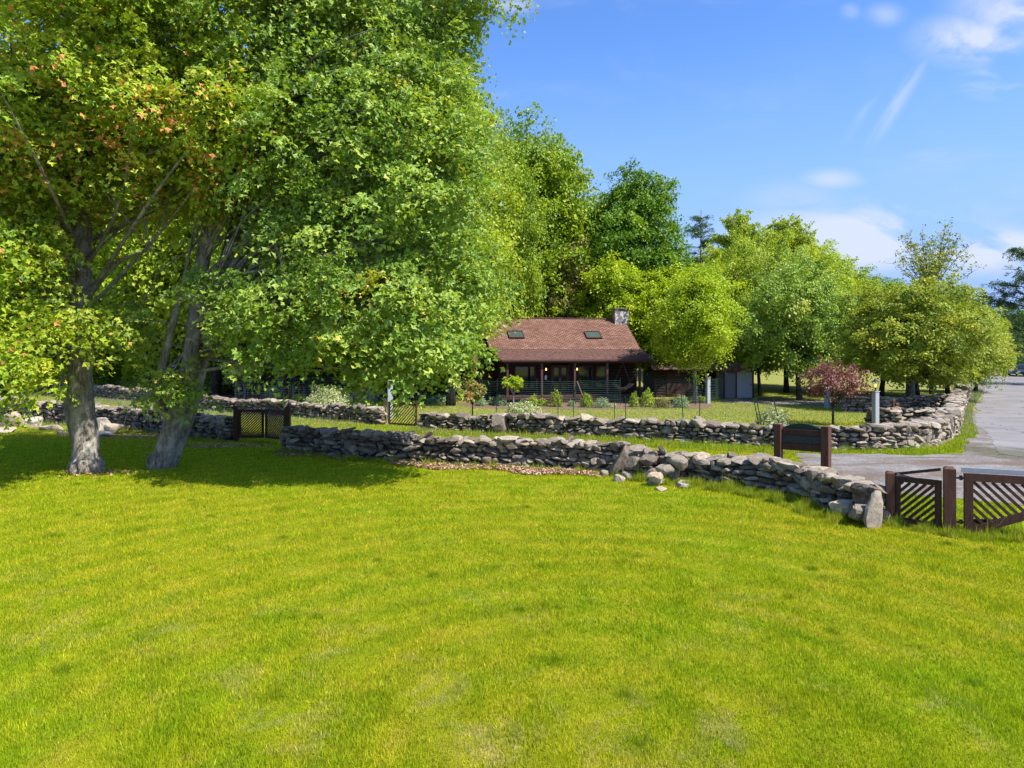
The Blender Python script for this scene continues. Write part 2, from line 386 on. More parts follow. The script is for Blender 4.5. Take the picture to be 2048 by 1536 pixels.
def stain_mix(m, c):
    """the damp mossy run-off patch where the driveway meets the road"""
    p = m.pos(); d = m.n('ShaderNodeVectorMath'); d.operation = 'SUBTRACT'; m.L.new(p, d.inputs[0]); d.inputs[1].default_value = (16.9, 25.2, 0)
    q = m.map(d.outputs[0], (0.62, 0.34, 0), rot=(0, 0, 0)); ln = m.n('ShaderNodeVectorMath'); ln.operation = 'LENGTH'; m.L.new(q, ln.inputs[0])
    n = m.noise(p, 0.9, 6, 0.7, 0.5); v = m.mth('ADD', ln.outputs['Value'], m.mth('MULTIPLY', m.mth('SUBTRACT', n, 0.5), 2.2))
    k = m.ramp(v, [(0.55, 0.8), (0.95, 0.0)])
    return m.mix(k, c, m.ramp(m.noise(p, 3.5, 5, 0.7), [(0.35, (0.055, 0.060, 0.025)), (0.65, (0.13, 0.115, 0.075))]))
def make_road():
    m = NT('old_asphalt'); p = m.pos()
    n = m.noise(p, 0.35, 6, 0.65, 0.4); f = m.noise(p, 60, 3, 0.7)
    c = m.ramp(n, [(0.3, (0.165, 0.153, 0.145)), (0.5, (0.205, 0.193, 0.186)), (0.7, (0.25, 0.238, 0.23))])
    c = m.mix(1.0, c, m.ramp(f, [(0.3, 0.85), (0.7, 1.13)]), 'MULTIPLY')
    vo = m.n('ShaderNodeTexVoronoi'); vo.feature = 'DISTANCE_TO_EDGE'; vo.inputs['Scale'].default_value = 0.24
    wv = m.n('ShaderNodeVectorMath'); wv.operation = 'ADD'; m.L.new(p, wv.inputs[0])
    nn = m.n('ShaderNodeTexNoise'); nn.inputs['Scale'].default_value = 1.3; nn.inputs['Detail'].default_value = 6; m.L.new(p, nn.inputs['Vector'])
    sc = m.n('ShaderNodeVectorMath'); sc.operation = 'SCALE'; sc.inputs['Scale'].default_value = 1.4; m.L.new(nn.outputs['Color'], sc.inputs[0]); m.L.new(sc.outputs[0], wv.inputs[1])
    m.L.new(wv.outputs[0], vo.inputs['Vector'])
    cr = m.ramp(vo.outputs['Distance'], [(0.0, 0.0), (0.02, 1.0)])
    c = m.mix(cr, (0.09, 0.088, 0.085), c)
    stain = m.ramp(m.noise(m.map(p, (1, 0.35, 1), rot=(0, 0, R(34))), 0.5, 5, 0.7), [(0.56, 0.0), (0.72, 0.35)])
    c = m.mix(stain, c, (0.12, 0.12, 0.118))
    c = stain_mix(m, c)
    return m.end(m.pbr(c, 0.85, 0.25, m.bump(f, 0.4, 0.01)))
M['road'] = make_road()
def make_gravel():
    m = NT('crushed_gravel'); p = m.pos()
    f = m.noise(p, 26, 5, 0.8); n = m.noise(p, 0.8, 5, 0.65, 0.5)
    c = m.ramp(n, [(0.32, (0.165, 0.148, 0.135)), (0.55, (0.22, 0.205, 0.19)), (0.72, (0.27, 0.255, 0.24))])
    c = m.mix(1.0, c, m.ramp(f, [(0.3, 0.62), (0.7, 1.3)]), 'MULTIPLY')
    vs = m.n('ShaderNodeTexVoronoi'); m.L.new(p, vs.inputs['Vector']); vs.inputs['Scale'].default_value = 24; bwv = m.n('ShaderNodeRGBToBW'); m.L.new(vs.outputs['Color'], bwv.inputs[0])
    c = m.mix(1.0, c, m.ramp(bwv.outputs[0], [(0.25, 0.75), (0.5, 1.0), (0.78, 1.3)]), 'MULTIPLY')
    dirt = m.ramp(m.noise(m.map(p, (0.5, 1.6, 1), (2, 9, 0)), 0.7, 6, 0.7, 0.5), [(0.46, 0.0), (0.58, 0.8)])
    c = m.mix(dirt, c, (0.13, 0.088, 0.06))
    c = stain_mix(m, c)
    return m.end(m.pbr(c, 0.9, 0.2, m.bump(f, 0.8, 0.03)))
M['gravel'] = make_gravel()
def make_wet():
    m = NT('wet_ground'); p = m.pos(); n = m.noise(p, 1.6, 5, 0.7, 0.6)
    c = m.ramp(n, [(0.35, (0.075, 0.085, 0.045)), (0.65, (0.16, 0.155, 0.11))])
    return m.end(m.pbr(c, m.ramp(n, [(0.4, 0.12), (0.65, 0.6)]), 0.5))
M['wet'] = make_wet()
def make_shingle():
    m = NT('brown_roof_shingles'); uv = m.n('ShaderNodeUVMap').outputs[0]
    b = m.n('ShaderNodeTexBrick'); m.L.new(uv, b.inputs['Vector']); b.inputs['Scale'].default_value = 1.0
    b.inputs['Brick Width'].default_value = 0.32; b.inputs['Row Height'].default_value = 0.145; b.inputs['Mortar Size'].default_value = 0.022
    b.inputs['Mortar Smooth'].default_value = 0.2; b.inputs['Bias'].default_value = 0.0
    b.inputs['Color1'].default_value = (0.20, 0.100, 0.070, 1); b.inputs['Color2'].default_value = (0.335, 0.182, 0.130, 1); b.inputs['Mortar'].default_value = (0.03, 0.014, 0.012, 1)
    p = m.obj(); n = m.noise(p, 1.1, 5, 0.7, 0.4)
    c = m.mix(1.0, b.outputs['Color'], m.ramp(n, [(0.3, (0.8, 0.78, 0.76)), (0.7, (1.15, 1.18, 1.2))]), 'MULTIPLY')
    c = m.mix(1.0, c, m.ramp(m.noise(p, 30, 3, 0.7), [(0.3, 0.8), (0.7, 1.18)]), 'MULTIPLY')
    return m.end(m.pbr(c, 0.9, 0.2, m.bump(b.outputs['Fac'], -0.4, 0.02)))
M['shingle'] = make_shingle()
def shingle_worn():
    m = NT('worn_porch_shingles'); p = m.obj(); n = m.noise(m.map(p, (1, 2.2, 1)), 5, 6, 0.75, 0.8)
    c = m.ramp(n, [(0.34, (0.045, 0.020, 0.015)), (0.5, (0.15, 0.080, 0.065)), (0.68, (0.26, 0.155, 0.13))])
    return m.end(m.pbr(c, 0.92, 0.2, m.bump(n, 0.9, 0.05)))
M['shingle_worn'] = shingle_worn()
def chimney_stone():
    m = NT('chimney_stonework'); p = m.obj()
    v = m.n('ShaderNodeTexVoronoi'); m.L.new(p, v.inputs['Vector']); v.inputs['Scale'].default_value = 4.2
    e = m.n('ShaderNodeTexVoronoi'); e.feature = 'DISTANCE_TO_EDGE'; m.L.new(p, e.inputs['Vector']); e.inputs['Scale'].default_value = 4.2
    bw = m.n('ShaderNodeRGBToBW'); m.L.new(v.outputs['Color'], bw.inputs[0])
    c = m.ramp(bw.outputs[0], [(0.2, (0.20, 0.18, 0.17)), (0.5, (0.36, 0.33, 0.31)), (0.8, (0.55, 0.53, 0.52))])
    c = m.mix(m.ramp(e.outputs['Distance'], [(0.0, 0.0), (0.08, 1.0)]), (0.16, 0.15, 0.14), c)
    c = m.mix(1.0, c, m.ramp(m.noise(p, 9, 5, 0.7), [(0.3, 0.7), (0.7, 1.25)]), 'MULTIPLY')
    return m.end(m.pbr(c, 0.9, 0.2, m.bump(e.outputs['Distance'], 0.8, 0.06)))
M['chimney'] = chimney_stone()

M['leaf_yel'] = leaf_mat('maple_leaf_yellow_green', [(0.0, (0.055, 0.121, 0.010)), (0.4, (0.151, 0.235, 0.013)), (0.75, (0.267, 0.317, 0.023)), (0.9, (0.364, 0.382, 0.048)), (0.93, (0.437, 0.217, 0.048)), (1.0, (0.400, 0.166, 0.066))], 0.42, 0.6, 0.25, 0.22)
M['leaf_maple'] = leaf_mat('maple_leaf_green', [(0.0, (0.053, 0.117, 0.012)), (0.5, (0.143, 0.227, 0.019)), (0.9, (0.254, 0.319, 0.045)), (1.0, (0.419, 0.337, 0.075))], 0.38, 0.55, 0.35, 0.34)
M['leaf_wood'] = leaf_mat('forest_leaf_green', [(0.0, (0.057, 0.117, 0.003)), (0.5, (0.140, 0.216, 0.005)), (1.0, (0.278, 0.307, 0.008))], 0.4)
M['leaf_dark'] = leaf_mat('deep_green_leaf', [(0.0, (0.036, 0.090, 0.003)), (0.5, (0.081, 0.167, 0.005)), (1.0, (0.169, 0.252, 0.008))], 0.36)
M['leaf_lime'] = leaf_mat('lime_leaf', [(0.0, (0.107, 0.176, 0.004)), (0.5, (0.209, 0.285, 0.006)), (1.0, (0.310, 0.352, 0.013))], 0.45)
M['leaf_locust'] = leaf_mat('pale_green_leaf', [(0.0, (0.099, 0.161, 0.009)), (0.5, (0.193, 0.257, 0.016)), (1.0, (0.316, 0.342, 0.035))], 0.45)
M['leaf_olive'] = leaf_mat('olive_leaf', [(0.0, (0.063, 0.106, 0.010)), (0.5, (0.155, 0.205, 0.016)), (0.85, (0.287, 0.303, 0.032)), (1.0, (0.413, 0.322, 0.048))], 0.38, 0.6, 0.25, 0.15)
M['leaf_brown'] = leaf_mat('brown_green_leaf', [(0.0, (0.055, 0.066, 0.010)), (0.6, (0.154, 0.143, 0.030)), (1.0, (0.275, 0.176, 0.060))], 0.35)
M['leaf_red'] = leaf_mat('purple_red_leaf', [(0.0, (0.062, 0.024, 0.019)), (0.6, (0.149, 0.062, 0.053)), (1.0, (0.260, 0.149, 0.124))], 0.35, yellow=(1.2, 0.8, 0.7), pale=0.15)
M['needle'] = leaf_mat('pine_needles', [(0.0, (0.031, 0.072, 0.026)), (0.6, (0.068, 0.136, 0.048)), (1.0, (0.145, 0.224, 0.072))], 0.2, pale=0.05)
M['leaf_white'] = leaf_mat('white_green_leaf', [(0.0, (0.080, 0.128, 0.024)), (0.5, (0.240, 0.288, 0.112)), (1.0, (0.560, 0.560, 0.400))], 0.35, yellow=(1, 1, .8))
M['leaf_sage'] = leaf_mat('sage_green_leaf', [(0.0, (0.07, 0.12, 0.04)), (0.5, (0.16, 0.24, 0.11)), (1.0, (0.30, 0.38, 0.24))], 0.3, yellow=(1, 1, .8))
M['leaf_pink'] = leaf_mat('pink_tipped_leaf', [(0.0, (0.08, 0.13, 0.02)), (0.55, (0.20, 0.22, 0.05)), (0.8, (0.45, 0.20, 0.16)), (1.0, (0.6, 0.32, 0.30))], 0.35)
M['leaf_litter'] = leaf_mat('fallen_leaf', [(0.0, (0.16, 0.09, 0.06)), (0.6, (0.34, 0.21, 0.15)), (1.0, (0.50, 0.36, 0.27))], 0.1, yellow=(1, .8, .6), pale=0.0)
M['grey_twig'] = simple('grey_twigs', (0.22, 0.19, 0.17), 0.9, 0.1, 0.3)

# ------------------------------------------------------------------ ground, road, gravel
def grid_coords():
    ys = [-30, -18, -8] + list(np.arange(0, 60, 1.0)) + list(np.arange(60, 130, 2.5)) + [130, 140, 155, 175, 200, 240, 300, 400, 600, 900, 1400]
    xs = [-1400, -900, -500, -300, -200, -150, -120] + list(np.arange(-100, -40, 4)) + list(np.arange(-40, 60, 1.0)) + list(np.arange(60, 140, 4)) + [150, 180, 220, 300, 450, 700, 1000, 1400]
    return np.array(xs, float), np.array(ys, float)
xs, ys = grid_coords(); XX, YY = np.meshgrid(xs, ys); nx, ny = len(xs), len(ys)
V = np.stack([XX.ravel(), YY.ravel(), gz(XX.ravel(), YY.ravel())], 1)
idx = np.arange(nx * ny).reshape(ny, nx)
Fq = np.stack([idx[:-1, :-1], idx[:-1, 1:], idx[1:, 1:], idx[1:, :-1]], -1).reshape(-1, 4)
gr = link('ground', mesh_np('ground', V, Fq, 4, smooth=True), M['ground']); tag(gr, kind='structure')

def inpoly(x, y, P):
    x = np.asarray(x); y = np.asarray(y); ins = np.zeros(x.shape, bool); n = len(P)
    for i in range(n):
        (x1, y1), (x2, y2) = P[i], P[(i + 1) % n]
        c = ((y1 > y) != (y2 > y)); t = np.where(c, (x2 - x1) * (y - y1) / ((y2 - y1) if y2 != y1 else 1e-9) + x1, 0)
        ins ^= c & (x < t)
    return ins
def rough_poly(P, amp, step=0.35, seed=0):
    out = []; n = len(P)
    for i in range(n):
        a = Vector(P[i]); b = Vector(P[(i + 1) % n]); k = max(1, int((b - a).length / step)); d = (b - a).normalized(); nn = Vector((-d.y, d.x))
        for j in range(k):
            p = a.lerp(b, j / k)
            o = mnoise.noise(Vector((p.x * 1.3 + seed, p.y * 1.3, 0.3))) + 0.5 * mnoise.noise(Vector((p.x * 4.1, p.y * 4.1, seed)))
            p = p + nn * (amp * o); out.append((p.x, p.y))
    return out
def sheet(name, P, mat, lift, kind='structure', cell=0.8):
    """a closed outline laid on the ground"""
    bm = bmesh.new(); vs = [bm.verts.new((x, y, 0)) for x, y in P]; f = bm.faces.new(vs)
    if f.normal.z < 0: f.normal_flip()
    x0, x1 = min(p[0] for p in P), max(p[0] for p in P); y0, y1 = min(p[1] for p in P), max(p[1] for p in P)
    for ax, lo, hi in ((0, x0, x1), (1, y0, y1)):
        k = math.ceil(lo / cell)
        while k * cell < hi:
            co = (k * cell, 0, 0) if ax == 0 else (0, k * cell, 0); no = (1, 0, 0) if ax == 0 else (0, 1, 0)
            bmesh.ops.bisect_plane(bm, geom=bm.verts[:] + bm.edges[:] + bm.faces[:], plane_co=co, plane_no=no); k += 1
    bmesh.ops.triangulate(bm, faces=bm.faces[:])
    for v in bm.verts: v.co.z = gzf(v.co.x, v.co.y) + lift
    bm.normal_update()
    for f in bm.faces:
        if f.normal.z < 0: f.normal_flip()
        f.smooth = True
    me = bpy.data.meshes.new(name); bm.to_mesh(me); bm.free()
    o = link(name, me, mat); o['kind'] = kind
    return o
SH2 = [(19.6, 30.2), (21.8, 32.6), (24.2, 36.4), (27.0, 40.8), (27.9, 43.4), (26.9, 43.0), (23.4, 37.5), (21.0, 33.6), (19.0, 30.8)]
# road: a ribbon 6 m wide, its left edge ragged
pts = []
for (a, b), (c, d) in zip(ROADP[:-1], ROADP[1:]):
    L = math.hypot(c - a, d - b); k = max(1, int(L / 0.5))
    for j in range(k): pts.append((a + (c - a) * j / k, b + (d - b) * j / k))
pts.append(ROADP[-1]); rv = []; rf = []
for i, (x, y) in enumerate(pts):
    a = pts[max(i - 1, 0)]; b = pts[min(i + 1, len(pts) - 1)]; d = Vector((b[0] - a[0], b[1] - a[1])).normalized(); n = Vector((d.y, -d.x))
    o = 0.45 * mnoise.noise(Vector((x * 0.35, y * 0.35, 2))) + 0.2 * mnoise.noise(Vector((x * 1.7, y * 1.7, 5)))
    if y < 24: o += 0.6
    for t in (0, 1, 2, 3, 4):
        w = o if t == 0 else 6.4 * t / 4
        q = (x + n.x * w, y + n.y * w); rv.append((q[0], q[1], 0.022 + gzf(*q) if t < 1 else 0.022 + 0.03 * (t * (4 - t)) / 4 + gzf(*q)))
for i in range(len(pts) - 1):
    for t in range(4):
        a = i * 5 + t; rf.append((a, a + 1, a + 6, a + 5))
road = link('road', mesh_np('road', np.array(rv), np.array(rf), 4, smooth=True), M['road']); tag(road, kind='structure')
GRAVEL = [(9.9, 24.9), (9.4, 23.2), (9.0, 21.0), (9.2, 19.0), (9.7, 17.6), (12, 16.4), (13.5, 15.0), (13.6, 12.5), (12.0, 10), (15, 12), (19.5, 21.0), (24.5, 30.5), (24.4, 36.5), (22.9, 35.0), (20.8, 31.8), (18.9, 29.2), (17.0, 26.8), (15.8, 24.9), (14.2, 24.2), (11.5, 24.7)]
gp = rough_poly(GRAVEL, 0.35, 0.3, 3)
sheet('gravel_drive', gp, M['gravel'], 0.012)
VERGE = [(24.2, 37.0), (26.6, 38.6), (33, 48.5), (38.6, 56.6), (51, 75.0), (52.6, 78.8), (51.9, 79.2), (50.4, 78.0), (38.2, 58.0), (31.9, 49.2), (25.5, 39.5)]
DRIVE2 = [G(1440, 799), G(1512, 797), G(1640, 800), G(1900, 805), G(1905, 812), G(1700, 813), G(1560, 809), G(1450, 805)]
d2 = rough_poly(DRIVE2, 0.25, 0.5, 8); sheet('far_driveway', d2, M['gravel'], 0.012)
SH = [(27.6, 44.2), (29.0, 45.2), (40.2, 60.2), (54.2, 81.5), (70.4, 104.4), (69.0, 105.2), (52.0, 82.2), (38.2, 60.4), (28.6, 46.6)]
sheet('verge_gravel', rough_poly(SH2, 0.3, 0.3, 14), M['gravel'], 0.014)
sheet('road_shoulder', rough_poly(SH, 0.35, 0.6, 4), M['gravel'], 0.016)
BED1 = [G(900, 809), G(960, 816), G(1040, 818), G(1180, 818), G(1300, 818), G(1420, 818), G(1425, 808), G(1300, 800), G(1000, 800)]
b1 = rough_poly(BED1, 0.4, 0.5, 5); sheet('garden_bed', b1, M['mulch'], 0.010)
BED2 = [G(455, 812), G(560, 800), G(700, 795), G(800, 790), G(820, 780), G(600, 775), G(430, 782)]
b2 = rough_poly(BED2, 0.4, 0.6, 2); sheet('upper_garden_bed', b2, M['mulch'], 0.010)

# ------------------------------------------------------------------ stones and stone walls
def rock_protos(n, sub, seed):
    rg = np.random.default_rng(seed); out = []
    for k in range(n):
        bm = bmesh.new(); bmesh.ops.create_icosphere(bm, subdivisions=sub, radius=1.0)
        P = np.array([v.co[:] for v in bm.verts]); Fc = np.array([[v.index for v in f.verts] for f in bm.faces]); bm.free()
        P = np.sign(P) * np.abs(P) ** 0.55
        for _ in range(13):
            d = rg.normal(size=3); d /= np.linalg.norm(d); off = rg.uniform(0.60, 1.12)
            t = P @ d - off; P -= np.outer(np.where(t > 0, t, 0), d)
        P += rg.normal(scale=0.018, size=P.shape)
        P /= np.abs(P).max(0); out.append((P, Fc))
    return out
ROCK_HI = rock_protos(26, 3, 11); ROCK_LO = rock_protos(20, 2, 12)
class Rocks:
    def __init__(s, hi=True): s.P = ROCK_HI if hi else ROCK_LO; s.V = []; s.F = []; s.T = []; s.n = 0
    def add(s, c, size, rz=0.0, tilt=(0, 0), tint=0.4, rg=RNG, taper=0.0):
        P, Fc = s.P[int(rg.integers(len(s.P)))]
        M3 = (Matrix.Rotation(rz, 3, 'Z') @ Matrix.Rotation(tilt[0], 3, 'X') @ Matrix.Rotation(tilt[1], 3, 'Y'))
        flip = np.array([rg.choice([-1, 1]), rg.choice([-1, 1]), rg.choice([-1, 1])])
        Fq = Fc if flip.prod() > 0 else Fc[:, ::-1]
        if taper: P = P * np.stack([1 - taper * (P[:, 2] * flip[2] * .5 + .5)] * 2 + [np.ones(len(P))], 1)
        Q = (P * flip * (np.array(size) / 2)) @ np.array(M3).T + np.array(c)
        s.V.append(Q); s.F.append(Fq + s.n); s.T.append(np.full(len(Q), tint)); s.n += len(Q)
    def mesh(s, name): return mesh_np(name, np.concatenate(s.V), np.concatenate(s.F), 3, {'tint': np.concatenate(s.T)})
def along(P):
    P = np.array(P, float); d = np.hypot(*(P[1:] - P[:-1]).T); S = np.concatenate([[0], np.cumsum(d)])
    def at(s):
        s = min(max(s, 0), S[-1]); i = min(np.searchsorted(S, s, 'right') - 1, len(d) - 1); t = (s - S[i]) / d[i]
        p = P[i] * (1 - t) + P[i + 1] * t; u = (P[i + 1] - P[i]) / d[i]
        if t > 0.5 and i + 2 < len(P): u2 = (P[i + 2] - P[i + 1]) / d[i + 1]; u = u * (1.5 - t) + u2 * (t - 0.5)
        elif t < 0.5 and i > 0: u2 = (P[i] - P[i - 1]) / d[i - 1]; u = u * (0.5 + t) + u2 * (0.5 - t)
        u = u / np.linalg.norm(u); return p, u
    return at, S[-1]
WALLS = []
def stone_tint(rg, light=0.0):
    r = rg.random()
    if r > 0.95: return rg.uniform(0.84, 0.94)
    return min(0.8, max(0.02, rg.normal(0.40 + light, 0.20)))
def stone_wall(P, h0, h1, label, thick=0.62, hi=True, seed=1, mean=0.30, light=0.0, boulders=(), messy=0.0, group='dry stone walls'):
    rg = np.random.default_rng(seed); at, L = along(P); rk = Rocks(hi)
    WALLS.append((P, thick))
    root = empty('stone_wall', (P[0][0], P[0][1], 0)); tag(root, label, 'stone wall', group)
    ox, oy = P[0][0], P[0][1]
    H = lambda s: (h0 + (h1 - h0) * s / L) * (1 + 0.06 * math.sin(s * 0.9 + seed) + 0.13 * mnoise.noise(Vector((s * 0.8, seed, 0))) + 0.10 * mnoise.noise(Vector((s * 2.3, seed, 4))))
    for side in (-1, 1):
        z = -0.05; course = 0
        while True:
            hc = (rg.uniform(0.07, 0.11) if rg.random() < 0.35 else rg.uniform(0.12, 0.21)) * (mean / 0.30)
            s = rg.uniform(-0.1, 0.1); any_ = False
            while s < L:
                w = abs(rg.normal(mean * 0.72, mean * 0.40)) + 0.12
                sc = s + w / 2; s += w * 0.93
                top = H(sc) - 0.10
                if z + hc * 0.6 > top: continue
                any_ = True; p, u = at(sc); nn = np.array([-u[1], u[0]]) * side
                dep = rg.uniform(0.26, 0.42); off = thick / 2 - dep / 2 + rg.normal(0, 0.04) - 0.05 * (z / max(top, .3))
                hh = hc * rg.uniform(0.92, 1.2)
                if rg.random() < 0.16: hh *= 1.8; w *= 1.15
                c = p + nn * off
                zz = z + hc / 2 + gzf(*c)
                rk.add((c[0] - ox, c[1] - oy, zz), (w * 1.03, dep, hh), math.atan2(u[1], u[0]) + rg.normal(0, 0.12), (rg.normal(0, 0.14), rg.normal(0, 0.19 + messy)), stone_tint(rg, light), rg)
            z += hc; course += 1
            if not any_ or course > 16: break
    s = 0.0                                                # cap stones across the top
    while s < L:
        w = abs(rg.normal(mean * 0.85, mean * 0.5)) + 0.15; sc = s + w / 2; s += w * 0.88
        p, u = at(sc); hh = rg.uniform(0.13, 0.25) * (mean / 0.3); n_ = 1 if rg.random() < 0.55 else 2
        for k in range(n_):
            off = 0 if n_ == 1 else (k - 0.5) * thick * 0.55
            c = p + np.array([-u[1], u[0]]) * (off + rg.normal(0, 0.03))
            rk.add((c[0] - ox, c[1] - oy, H(sc) - 0.10 + rg.normal(0, 0.02) + gzf(*c)), (w * 1.08, (thick * 0.98 if n_ == 1 else thick * 0.62), hh * rg.uniform(0.6, 1.55)), math.atan2(u[1], u[0]) + rg.normal(0, 0.25), (rg.normal(0, 0.14), rg.normal(0, 0.17 + messy)), stone_tint(rg, light + 0.06), rg)
    o = link('stonework', rk.mesh('stonework'), M['stone'], root)
    # rubble core
    cv = []; cf = []; ns = max(2, int(L / 0.6))
    for i in range(ns + 1):
        sc = L * i / ns; p, u = at(min(max(sc, 0.12), L - 0.12)); nn = np.array([-u[1], u[0]])
        for sd_, zz in ((-1, -0.2), (1, -0.2), (1, 1), (-1, 1)):
            q = p + nn * sd_ * thick * 0.26; cv.append((q[0] - ox, q[1] - oy, gzf(*q) + (-0.2 if zz < 0 else H(sc) - 0.18)))
    for i in range(ns):
        for k in range(4):
            a = i * 4 + k; b = i * 4 + (k + 1) % 4; cf.append((a, b, b + 4, a + 4))
    cf += [(3, 2, 1, 0), tuple(ns * 4 + k for k in range(4))]
    link('rubble_core', mesh_np('core', np.array(cv), np.array(cf), 4), M['core'], root)
    for (x, y, zc, size, rz, tilt, tint) in boulders:
        b = Rocks(True); b.add((0, 0, 0), size, rz, tilt, tint, rg)
        link('boulder', b.mesh('boulder'), M['stone'], root, (x - ox, y - oy, zc))
    return root
def fallen(px, py, size, label, tint=0.6, rz=0.0, tilt=(0, 0), seed=0, sink=0.2, taper=0.0, dz=0.0):
    x, y = G(px, py); rg = np.random.default_rng(seed + int(px)); rk = Rocks(True)
    rk.add((0, 0, 0), size, rz, tilt, tint, rg, taper)
    o = link('fallen_stone', rk.mesh('fallen_stone'), M['stone'], None, (x, y, gzf(x, y) + dz + size[2] * (0.5 - sink)))
    return tag(o, label, 'stone', 'loose stones lying by the walls')

bA = G(1242, 950); bB = G(1625, 1000)
NEAR_R = [G(572, 902), G(650, 909), G(796, 920), G(930, 926), G(1060, 932), G(1200, 942), G(1340, 956), G(1500, 976), G(1600, 995), G(1655, 1012), G(1700, 1030), G(1748, 1044)]
stone_wall(NEAR_R, 0.92, 0.80, 'long dry stone wall between the front lawn and the lane, from the double gate to the right gate', 0.72, True, 5, 0.29, 0.0,
           boulders=[(bA[0], bA[1] - 0.15, 0.42, (0.42, 0.34, 0.98), 0.1, (0.1, 0.5), 0.36), (bB[0] + .1, bB[1] + .05, 0.40, (0.80, 0.75, 0.74), 0.3, (0.1, 0.0), 0.33),
                     (G(1690, 1040)[0], G(1690, 1040)[1] + .1, 0.28, (0.55, 0.5, 0.34), 0.5, (0, .1), 0.92), (G(1725, 1052)[0], G(1725, 1052)[1], 0.27, (0.62, 0.45, 0.33), 0.2, (0, .15), 0.45)])
NEAR_L = [(-40, 42.5), (-33, 39.5), (-26.8, 36.8), (-22, 34.5), G(230, 856), G(300, 862), G(372, 873), G(466, 881)]
stone_wall(NEAR_L, 1.15, 1.0, 'dry stone wall behind the two big maples, ending at the double gate', 0.72, True, 8, 0.30, 0.02, messy=0.05)
FAR_R = [G(842, 857), G(920, 861), G(1000, 866), G(1140, 873), G(1280, 879), G(1420, 886), G(1540, 891), G(1640, 896), G(1740, 899), (14.6, 26.1)]
bC = G(998, 868)
stone_wall(FAR_R, 0.78, 0.88, 'dry stone wall in front of the cabin lawn, running right from the single gate', 0.66, True, 3, 0.30, 0.04,
           boulders=[(bC[0], bC[1] - 0.1, 0.36, (0.72, 0.45, 0.95), 0.1, (0, 0.05), 0.40)])
FAR_L = [(-46, 60.5), (-38, 58.0), G(190, 793), G(290, 804), G(400, 817), G(520, 828), G(640, 838), G(762, 849)]
stone_wall(FAR_L, 1.0, 0.78, 'dry stone wall uphill beyond the lane, ending left of the single gate', 0.66, False, 4, 0.32, 0.02)
ROADW = [(14.5, 26.3), (15.6, 26.9), (17.0, 28.3), (18.5, 30.2), (20.6, 33.3), (23.2, 37.3), (25.8, 41.3), (28.9, 45.9), (33.2, 52.2), (37.5, 58.8), (43.5, 68), (50.0, 78)]
stone_wall(ROADW, 0.88, 1.0, 'light grey dry stone wall running along the road verge', 0.85, True, 6, 0.36, 0.16, messy=0.06)
stone_wall([G(1801, 851), (17.6, 34.8), (20.4, 34.9), (21.3, 35.0)], 0.72, 0.8, 'short pale stone wall end beside the red gate post', 0.6, True, 13, 0.33, 0.1)
stone_wall([G(1682, 822), G(1760, 823), G(1840, 822), (26.3, 42.2)], 0.92, 0.95, 'shaded dry stone wall under the roadside trees', 0.6, False, 14, 0.30, 0.0)
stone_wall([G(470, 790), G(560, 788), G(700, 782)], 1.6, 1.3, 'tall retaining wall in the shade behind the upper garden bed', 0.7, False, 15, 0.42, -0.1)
stone_wall([G(700, 797), G(740, 799), G(800, 797)], 0.6, 0.5, 'low curved edging of pale rounded stones behind the single granite post', 0.9, False, 16, 0.6, 0.25)

for a in [
    (1212, 951, (0.32, 0.3, 0.2), 'small pale stone fallen at the foot of the near wall, left of the tilted boulder', .55),
    (1262, 958, (0.55, 0.4, 0.28), 'grey stone leaning against the tilted boulder of the near wall', .45),
    (1300, 960, (0.5, 0.45, 0.42), 'rounded grey stone slumped out of the broken near wall', .42),
    (1312, 968, (0.62, 0.45, 0.2), 'flat beige stone lying on the grass below the broken wall', .78),
    (1348, 962, (0.45, 0.35, 0.45), 'upright pale stone propped on the broken wall', .82),
    (1366, 972, (0.75, 0.42, 0.16), 'long flat pale slab lying on the lawn below the broken wall', .80),
    (1322, 980, (0.42, 0.25, 0.10), 'thin small slab lying farthest out on the lawn', .86),
    (1285, 945, (0.5, 0.4, 0.35), 'brown grey stone wedged in the gap of the broken near wall', .3), (1330, 948, (0.55, 0.42, 0.3), 'tilted slab sliding off the broken near wall', .5), (1380, 962, (0.34, 0.3, 0.14), 'small beige stone right of the long flat slab', .84), (1392, 955, (0.4, 0.35, 0.3), 'dark grey stone where the broken wall resumes', .3),
    (1238, 962, (0.36, 0.3, 0.22), 'round whitish stone at the lawn edge under the tilted boulder', .80)]:
    fallen(a[0], a[1], a[2], a[3], a[4], rz=a[0] * 0.7, seed=4)
for a in [(1266, 957, .30, (.5, .42, .4), 'grey stone lodged high in the slumped part of the near wall', .42), (1296, 960, .48, (.55, .4, .32), 'dark grey stone at the top of the slumped wall part', .3), (1330, 966, .30, (.5, .4, .34), 'pale grey stone half way up the slumped wall part', .62),
          (1354, 966, .46, (.6, .42, .36), 'brownish block at the right end of the slumped wall part', .5), (1310, 972, .16, (.42, .36, .3), 'small cream stone in the middle of the slumped stones', .88)]:
    fallen(a[0], a[1], a[3], a[4], a[5], rz=a[0] * .9, seed=7, dz=a[2], tilt=(.25, .2))
fallen(1745, 1056, (0.58, 0.36, 0.86), 'tall pointed purple grey boulder standing beside the right gate', 0.66, 0.4, (0.06, 0.30), 9, 0.12, 0.5)
